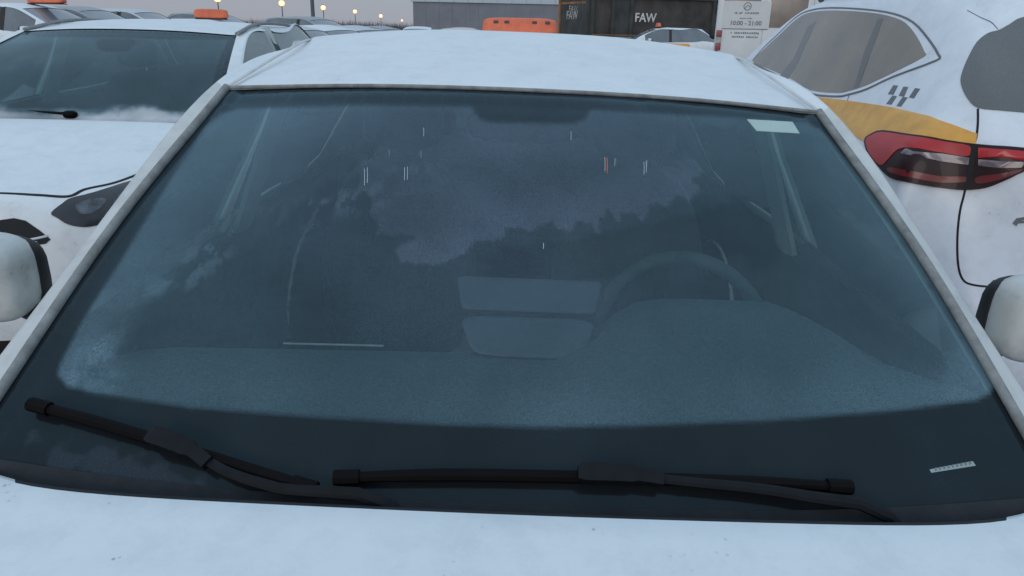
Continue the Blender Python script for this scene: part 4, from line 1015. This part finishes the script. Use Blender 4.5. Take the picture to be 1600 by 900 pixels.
# ================================================================== white van
def loft(name, secs, mat, parent, n=8, sharp=30, m=6):
    """rounded-box sections along y: (y, half width, z0, z1, corner radius)"""
    bm = bmesh.new(); rings = []
    for y, hw_, z0, z1, rad in secs:
        ring = []
        for cx, cz, a0 in ((hw_ - rad, z1 - rad, 0), (-hw_ + rad, z1 - rad, 90), (-hw_ + rad, z0 + rad, 180), (hw_ - rad, z0 + rad, 270)):
            for k in range(m + 1):
                a = R(a0 + 90 * k / m); ring.append(bm.verts.new((cx + rad * math.cos(a), y, cz + rad * math.sin(a))))
        rings.append(ring)
    for a, b in zip(rings, rings[1:]):
        for k in range(len(a)): bm.faces.new((a[k], a[(k + 1) % len(a)], b[(k + 1) % len(a)], b[k]))
    bm.faces.new(rings[0]); bm.faces.new(rings[-1])
    return from_bm(name, bm, mat, parent, True, sharp)
van = empty('white_van', (5.33, 17.0, 0), R(-15.5)); tag(van, 'white high van seen from behind with a notice on its rear door', 'van')
loft('body', [(0, .97, .45, 2.62, .12), (.05, .995, .42, 2.68, .14), (3.6, .995, .40, 2.72, .14), (4.5, .98, .40, 2.60, .16), (5.0, .96, .40, 1.75, .16), (5.55, .92, .40, 1.30, .16), (5.75, .82, .45, 1.05, .14)], 'van_white', van)
for s in (-1, 1):
    d = box('rear_door', (min(s * .004, s * .93), -.022, .62), (max(s * .004, s * .93), -.002, 2.5), 'van_white', van, .008)
    box('door_window', (min(s * .10, s * .86), -.030, 1.62), (max(s * .10, s * .86), -.0225, 2.32), 'van_window', d, .004)
    box('hinge', (s * .93 - .03, -.035, 1.0), (s * .93 + .03, -.005, 1.12), 'black_plastic', d)
    tl = empty('tail_light', (s * .905, -.03, 1.34)); tl.parent = van
    box('red_lens', (-.06, -.02, .07), (.06, .0, .21), 'van_lamp_red', tl, .006); box('clear_lens', (-.06, -.02, -.06), (.06, .0, .066), 'letter_pale', tl, .006); box('lower_lens', (-.06, -.02, -.21), (.06, .0, -.064), 'van_lamp_red', tl, .006)
box('bumper', (-.97, -.10, .38), (.97, .0, .58), 'black_plastic', van, .03)
po = box('door_poster', (-.86, -.036, 1.59), (.12, -.031, 2.15), 'van_poster', van)
pm_ = Matrix.Rotation(R(90), 4, 'X')
def vtxt(s, x, z, sz, mat='letter_grey', bold=0.0): text_mesh('lettering', s, sz, mat, van, Matrix.Translation((x, -.038, z)) @ pm_, .001, bold=bold)
def strokes(x0, x1, z, h, y, seed):
    rr = random.Random(seed); bm = bmesh.new(); x = x0
    while x < x1:
        w_ = rr.uniform(.3, .75) * h
        if rr.random() > .12: bm_box(bm, (x, y, z - h * rr.uniform(.35, .5)), (x + w_, y + .002, z + h * rr.uniform(.3, .5)))
        x += w_ + h * .28
    tag(from_bm('print_line', bm, 'letter_grey', van, False), kind='stuff')
vtxt('10:00 - 21:00', -.37, 1.70, .125, bold=.003)
strokes(-.62, -.12, 1.91, .045, -.039, 1); strokes(-.50, -.24, 1.80, .028, -.039, 2)
bm = bmesh.new()
bm_tube(bm, [(-.37 + .075 * math.cos(a), -.037, 2.045 + .075 * math.sin(a)) for a in [2 * math.pi * k / 24 for k in range(25)]], .008, 6, False)
bm_tube(bm, [(-.42, -.037, 2.00), (-.37, -.037, 2.07), (-.32, -.037, 2.03)], .008, 6); from_bm('poster_emblem', bm, 'letter_grey', van)
box('door_strip', (-.86, -.030, 1.575), (.10, -.0235, 1.592), 'letter_grey', van)
for z, sd in ((1.50, 3), (1.42, 4)): strokes(-.66, -.08, z, .045, -.0255, sd)
for s in (-1, 1):
    for y in (1.1, 4.75): wheel(van, s * .86, y, .35, s, .22)
    side_mirror(van, 1.14, 4.55, 1.5, s, 'black_plastic', .10, .17, .06)
    bm = bmesh.new()
    for q in ((s * .997, 3.9, 1.35), (s * .992, 4.85, 1.35), (s * .99, 4.5, 1.9), (s * .996, 3.9, 1.95)): bm.verts.new(q)
    bm.faces.new(bm.verts[:]); r_ = bmesh.ops.extrude_face_region(bm, geom=bm.faces[:]); bmesh.ops.translate(bm, vec=(s * .006, 0, 0), verts=[v for v in r_['geom'] if isinstance(v, bmesh.types.BMVert)])
    from_bm('cab_window', bm, 'dark_glass', van, False)
bm = bmesh.new(); bm_box(bm, (-.84, 4.52, 1.72), (.84, 4.56, 2.42)); bmesh.ops.transform(bm, matrix=Matrix.Translation((0, 4.76, 2.13)) @ Matrix.Rotation(R(30), 4, 'X') @ Matrix.Translation((0, -4.52, -2.07)), verts=bm.verts); from_bm('windshield', bm, 'dark_glass', van, False)

# ================================================================== dump truck
trk = empty('dump_truck', (2.75, 30.0, 0), R(24)); tag(trk, 'dark rusty dump truck with white letters on its tipper body', 'truck')
bed = empty('tipper_body', (0, 0, 0)); bed.parent = trk
box('side_panel', (.0, .0, 1.32), (5.9, .08, 2.78), 'truck_brown', bed); box('side_panel', (.0, 2.32, 1.32), (5.9, 2.4, 2.78), 'truck_brown', bed)
box('tailgate', (-.07, .04, 1.30), (-.002, 2.36, 2.72), 'truck_dark', bed); box('front_panel', (5.9, .0, 1.32), (5.98, 2.4, 3.05), 'truck_dark', bed); box('bed_floor', (.0, .08, 1.30), (5.9, 2.32, 1.36), 'truck_dark', bed)
for x in (.02, .92, 1.75, 5.70): box('rib', (x, -.09, 1.30), (x + .14, -.002, 2.74), 'truck_dark', bed)
box('rib', (1.06, -.045, 1.34), (1.75, -.003, 2.60), 'truck_dark', bed)
for z in (1.26, 2.70): box('side_rail', (-.02, -.11, z), (6.0, -.003, z + .10), 'truck_dark', bed)
box('rust_strip', (.1, -.118, 1.31), (5.9, -.1105, 1.345), 'truck_rust', bed); box('rust_strip', (-.074, .1, 2.45), (-.0705, 2.3, 2.53), 'truck_rust', bed)
for y in (.0, 2.28): box('tailgate_post', (-.13, y, 1.22), (-.002, y + .12, 2.85), 'truck_rust' if y else 'truck_dark', bed)
text_mesh('lettering', 'FAW', .46, 'letter_white', trk, Matrix.Translation((2.52, -.006, 1.98)) @ pm_ , .002, bold=.008)
text_mesh('lettering', 'FAW', .44, 'letter_pale', trk, Matrix.Translation((-.074, 1.30, 2.02)) @ Matrix.Rotation(R(-90), 4, 'Z') @ pm_, .002, bold=.008)
text_mesh('lettering', 'FAW', .34, 'letter_pale', trk, Matrix.Translation((-.0745, 1.22, 2.26)) @ Matrix.Rotation(R(-90), 4, 'Z') @ pm_, .0012)
box('chassis', (.2, .65, .75), (8.2, 1.75, 1.22), 'black_plastic', trk); box('bumper', (-.15, .2, .65), (-.02, 2.2, .85), 'truck_dark', trk)
for x in (1.2, 2.55, 6.9):
    for y, s in ((.30, -1), (2.1, 1)):
        wq = empty('wheel', (x, y, .5), R(90) * 1); wq.parent = trk
        lathe('tyre', [(.28, -.13), (.36, -.15), (.46, -.15), (.5, -.1), (.5, .1), (.46, .15), (.36, .15), (.28, .13)], 'tyre', wq, Matrix.Identity(4), 28)
        lathe('rim', [(.02, .02), (.12, .04), (.16, -.04), (.27, .0), (.29, .12)], 'rim_metal', wq, Matrix.Scale(-s, 4, (1, 0, 0)), 24)
for x in (3.5, 4.5): box('fuel_tank', (x, .10, .62), (x + .8, .60, 1.15), 'truck_dark', trk, .05)
cab_ = loft('cab', [(.0, 1.22, .9, 2.9, .12), (.3, 1.24, .85, 3.0, .14), (1.6, 1.24, .8, 2.95, .16), (1.9, 1.2, .7, 2.3, .16), (2.0, 1.15, .6, 1.7, .14)], 'blue_grey_paint', trk)
cab_.location = (6.15, 1.2, 0); cab_.rotation_euler = (0, 0, R(-90))
box('cab_window', (6.7, -.06, 1.9), (7.6, -.03, 2.6), 'dark_glass', trk)

# ================================================================== grey building, lamps, pole, far shrubs
bld = empty('grey_building', (-2.0, 60.0, 0)); tag(bld, 'low grey windowless building with ribbed cladding and pale roof edge', 'building')
box('wall', (-6.0, .05, 0), (9.0, 12, 3.25), 'cladding', bld)
for k in range(15): box('cladding_panel', (-6.0 + k + .004, 0, .02), (-5.0 + k - .004, .046, 3.22), 'cladding', bld)
for k in range(14): box('roof_edge', (-6.15 + k * 1.1, -.12, 3.26), (-6.15 + k * 1.1 + 1.085, .3, 3.95), 'roof_sheet', bld)
box('roof', (-6.1, .31, 3.26), (9.2, 12.1, 3.9), 'roof_sheet', bld)
LAMPS = [(-31.5, 82.6), (-28.6, 95.3), (-28.7, 115.9), (-29.7, 143.2), (-35.4, 202.7), (-52.3, 353.9)]
ORD = ['with its head above the taxi sign of the hatchback', 'nearest to the tall thin pole, on its left', 'just past the tall thin pole', 'third past the thin pole, above dark crossover roof', 'small and second from the grey building', 'faintest, beside the grey building']
for (x, y), od in zip(LAMPS, ORD):
    l = empty('street_lamp', (x, y, 0)); tag(l, 'lit globe street lamp, ' + od, 'lamp', 'lit street lamps in a line')
    tube('post', [(0, 0, 0), (0, 0, 2.6), (0, 0, 3.55)], [.09, .06, .05], 'pole_grey', l, 8)
    s = 1.0 if y < 150 else 1.25
    ellbox('globe', (.34 * s, .34 * s, .34 * s), 'lamp_glow', l, Matrix.Translation((0, 0, 3.8)), 2.0, 20, 14)
    ellbox('cap', (.2, .2, .05), 'pole_grey', l, Matrix.Translation((0, 0, 3.8 + .35 * s)), 2.0, 14, 8)
    tube('collar', [(0, 0, 3.42), (0, 0, 3.52)], .12, 'pole_grey', l, 10)
up1 = empty('utility_pole', (-10.45, 40, 0)); tag(up1, 'tall thin dark pole rising behind the row of parked sedans', 'pole')
tube('shaft', [(0, 0, 0), (0, 0, 4), (0, 0, 9)], [.11, .09, .07], 'pole_grey', up1, 10)
tube('crossarm', [(-.7, 0, 8.5), (.7, 0, 8.5)], .05, 'pole_grey', up1, 8)
for x in (-.6, 0, .6): tube('insulator', [(x, 0, 8.5), (x, 0, 8.75)], .04, 'letter_pale', up1, 8)
rnd = random.Random(3); bm = bmesh.new()
for k in range(2600):
    y = rnd.uniform(150, 330); x = -y * rnd.uniform(.12, .75); h = rnd.uniform(1.5, 3.3) * (0.7 + .5 * abs(noise.noise(Vector((x * .05, y * .05, 0))))) + .2
    for j in range(3):
        a = rnd.uniform(-.4, .4); w_ = rnd.uniform(.03, .07); dx = a * h; q = rnd.uniform(-.6, .6)
        v = [bm.verts.new(p) for p in ((x + q - w_, y, 0), (x + q + w_, y, 0), (x + q + dx, y + rnd.uniform(-.3, .3), h))]
        bm.faces.new(v)
sh = from_bm('far_shrubs', bm, 'twig', None, False); tag(sh, 'bare grey brown shrubs massed along the far horizon', 'shrubs', kind='stuff')
bpy.context.view_layer.update()
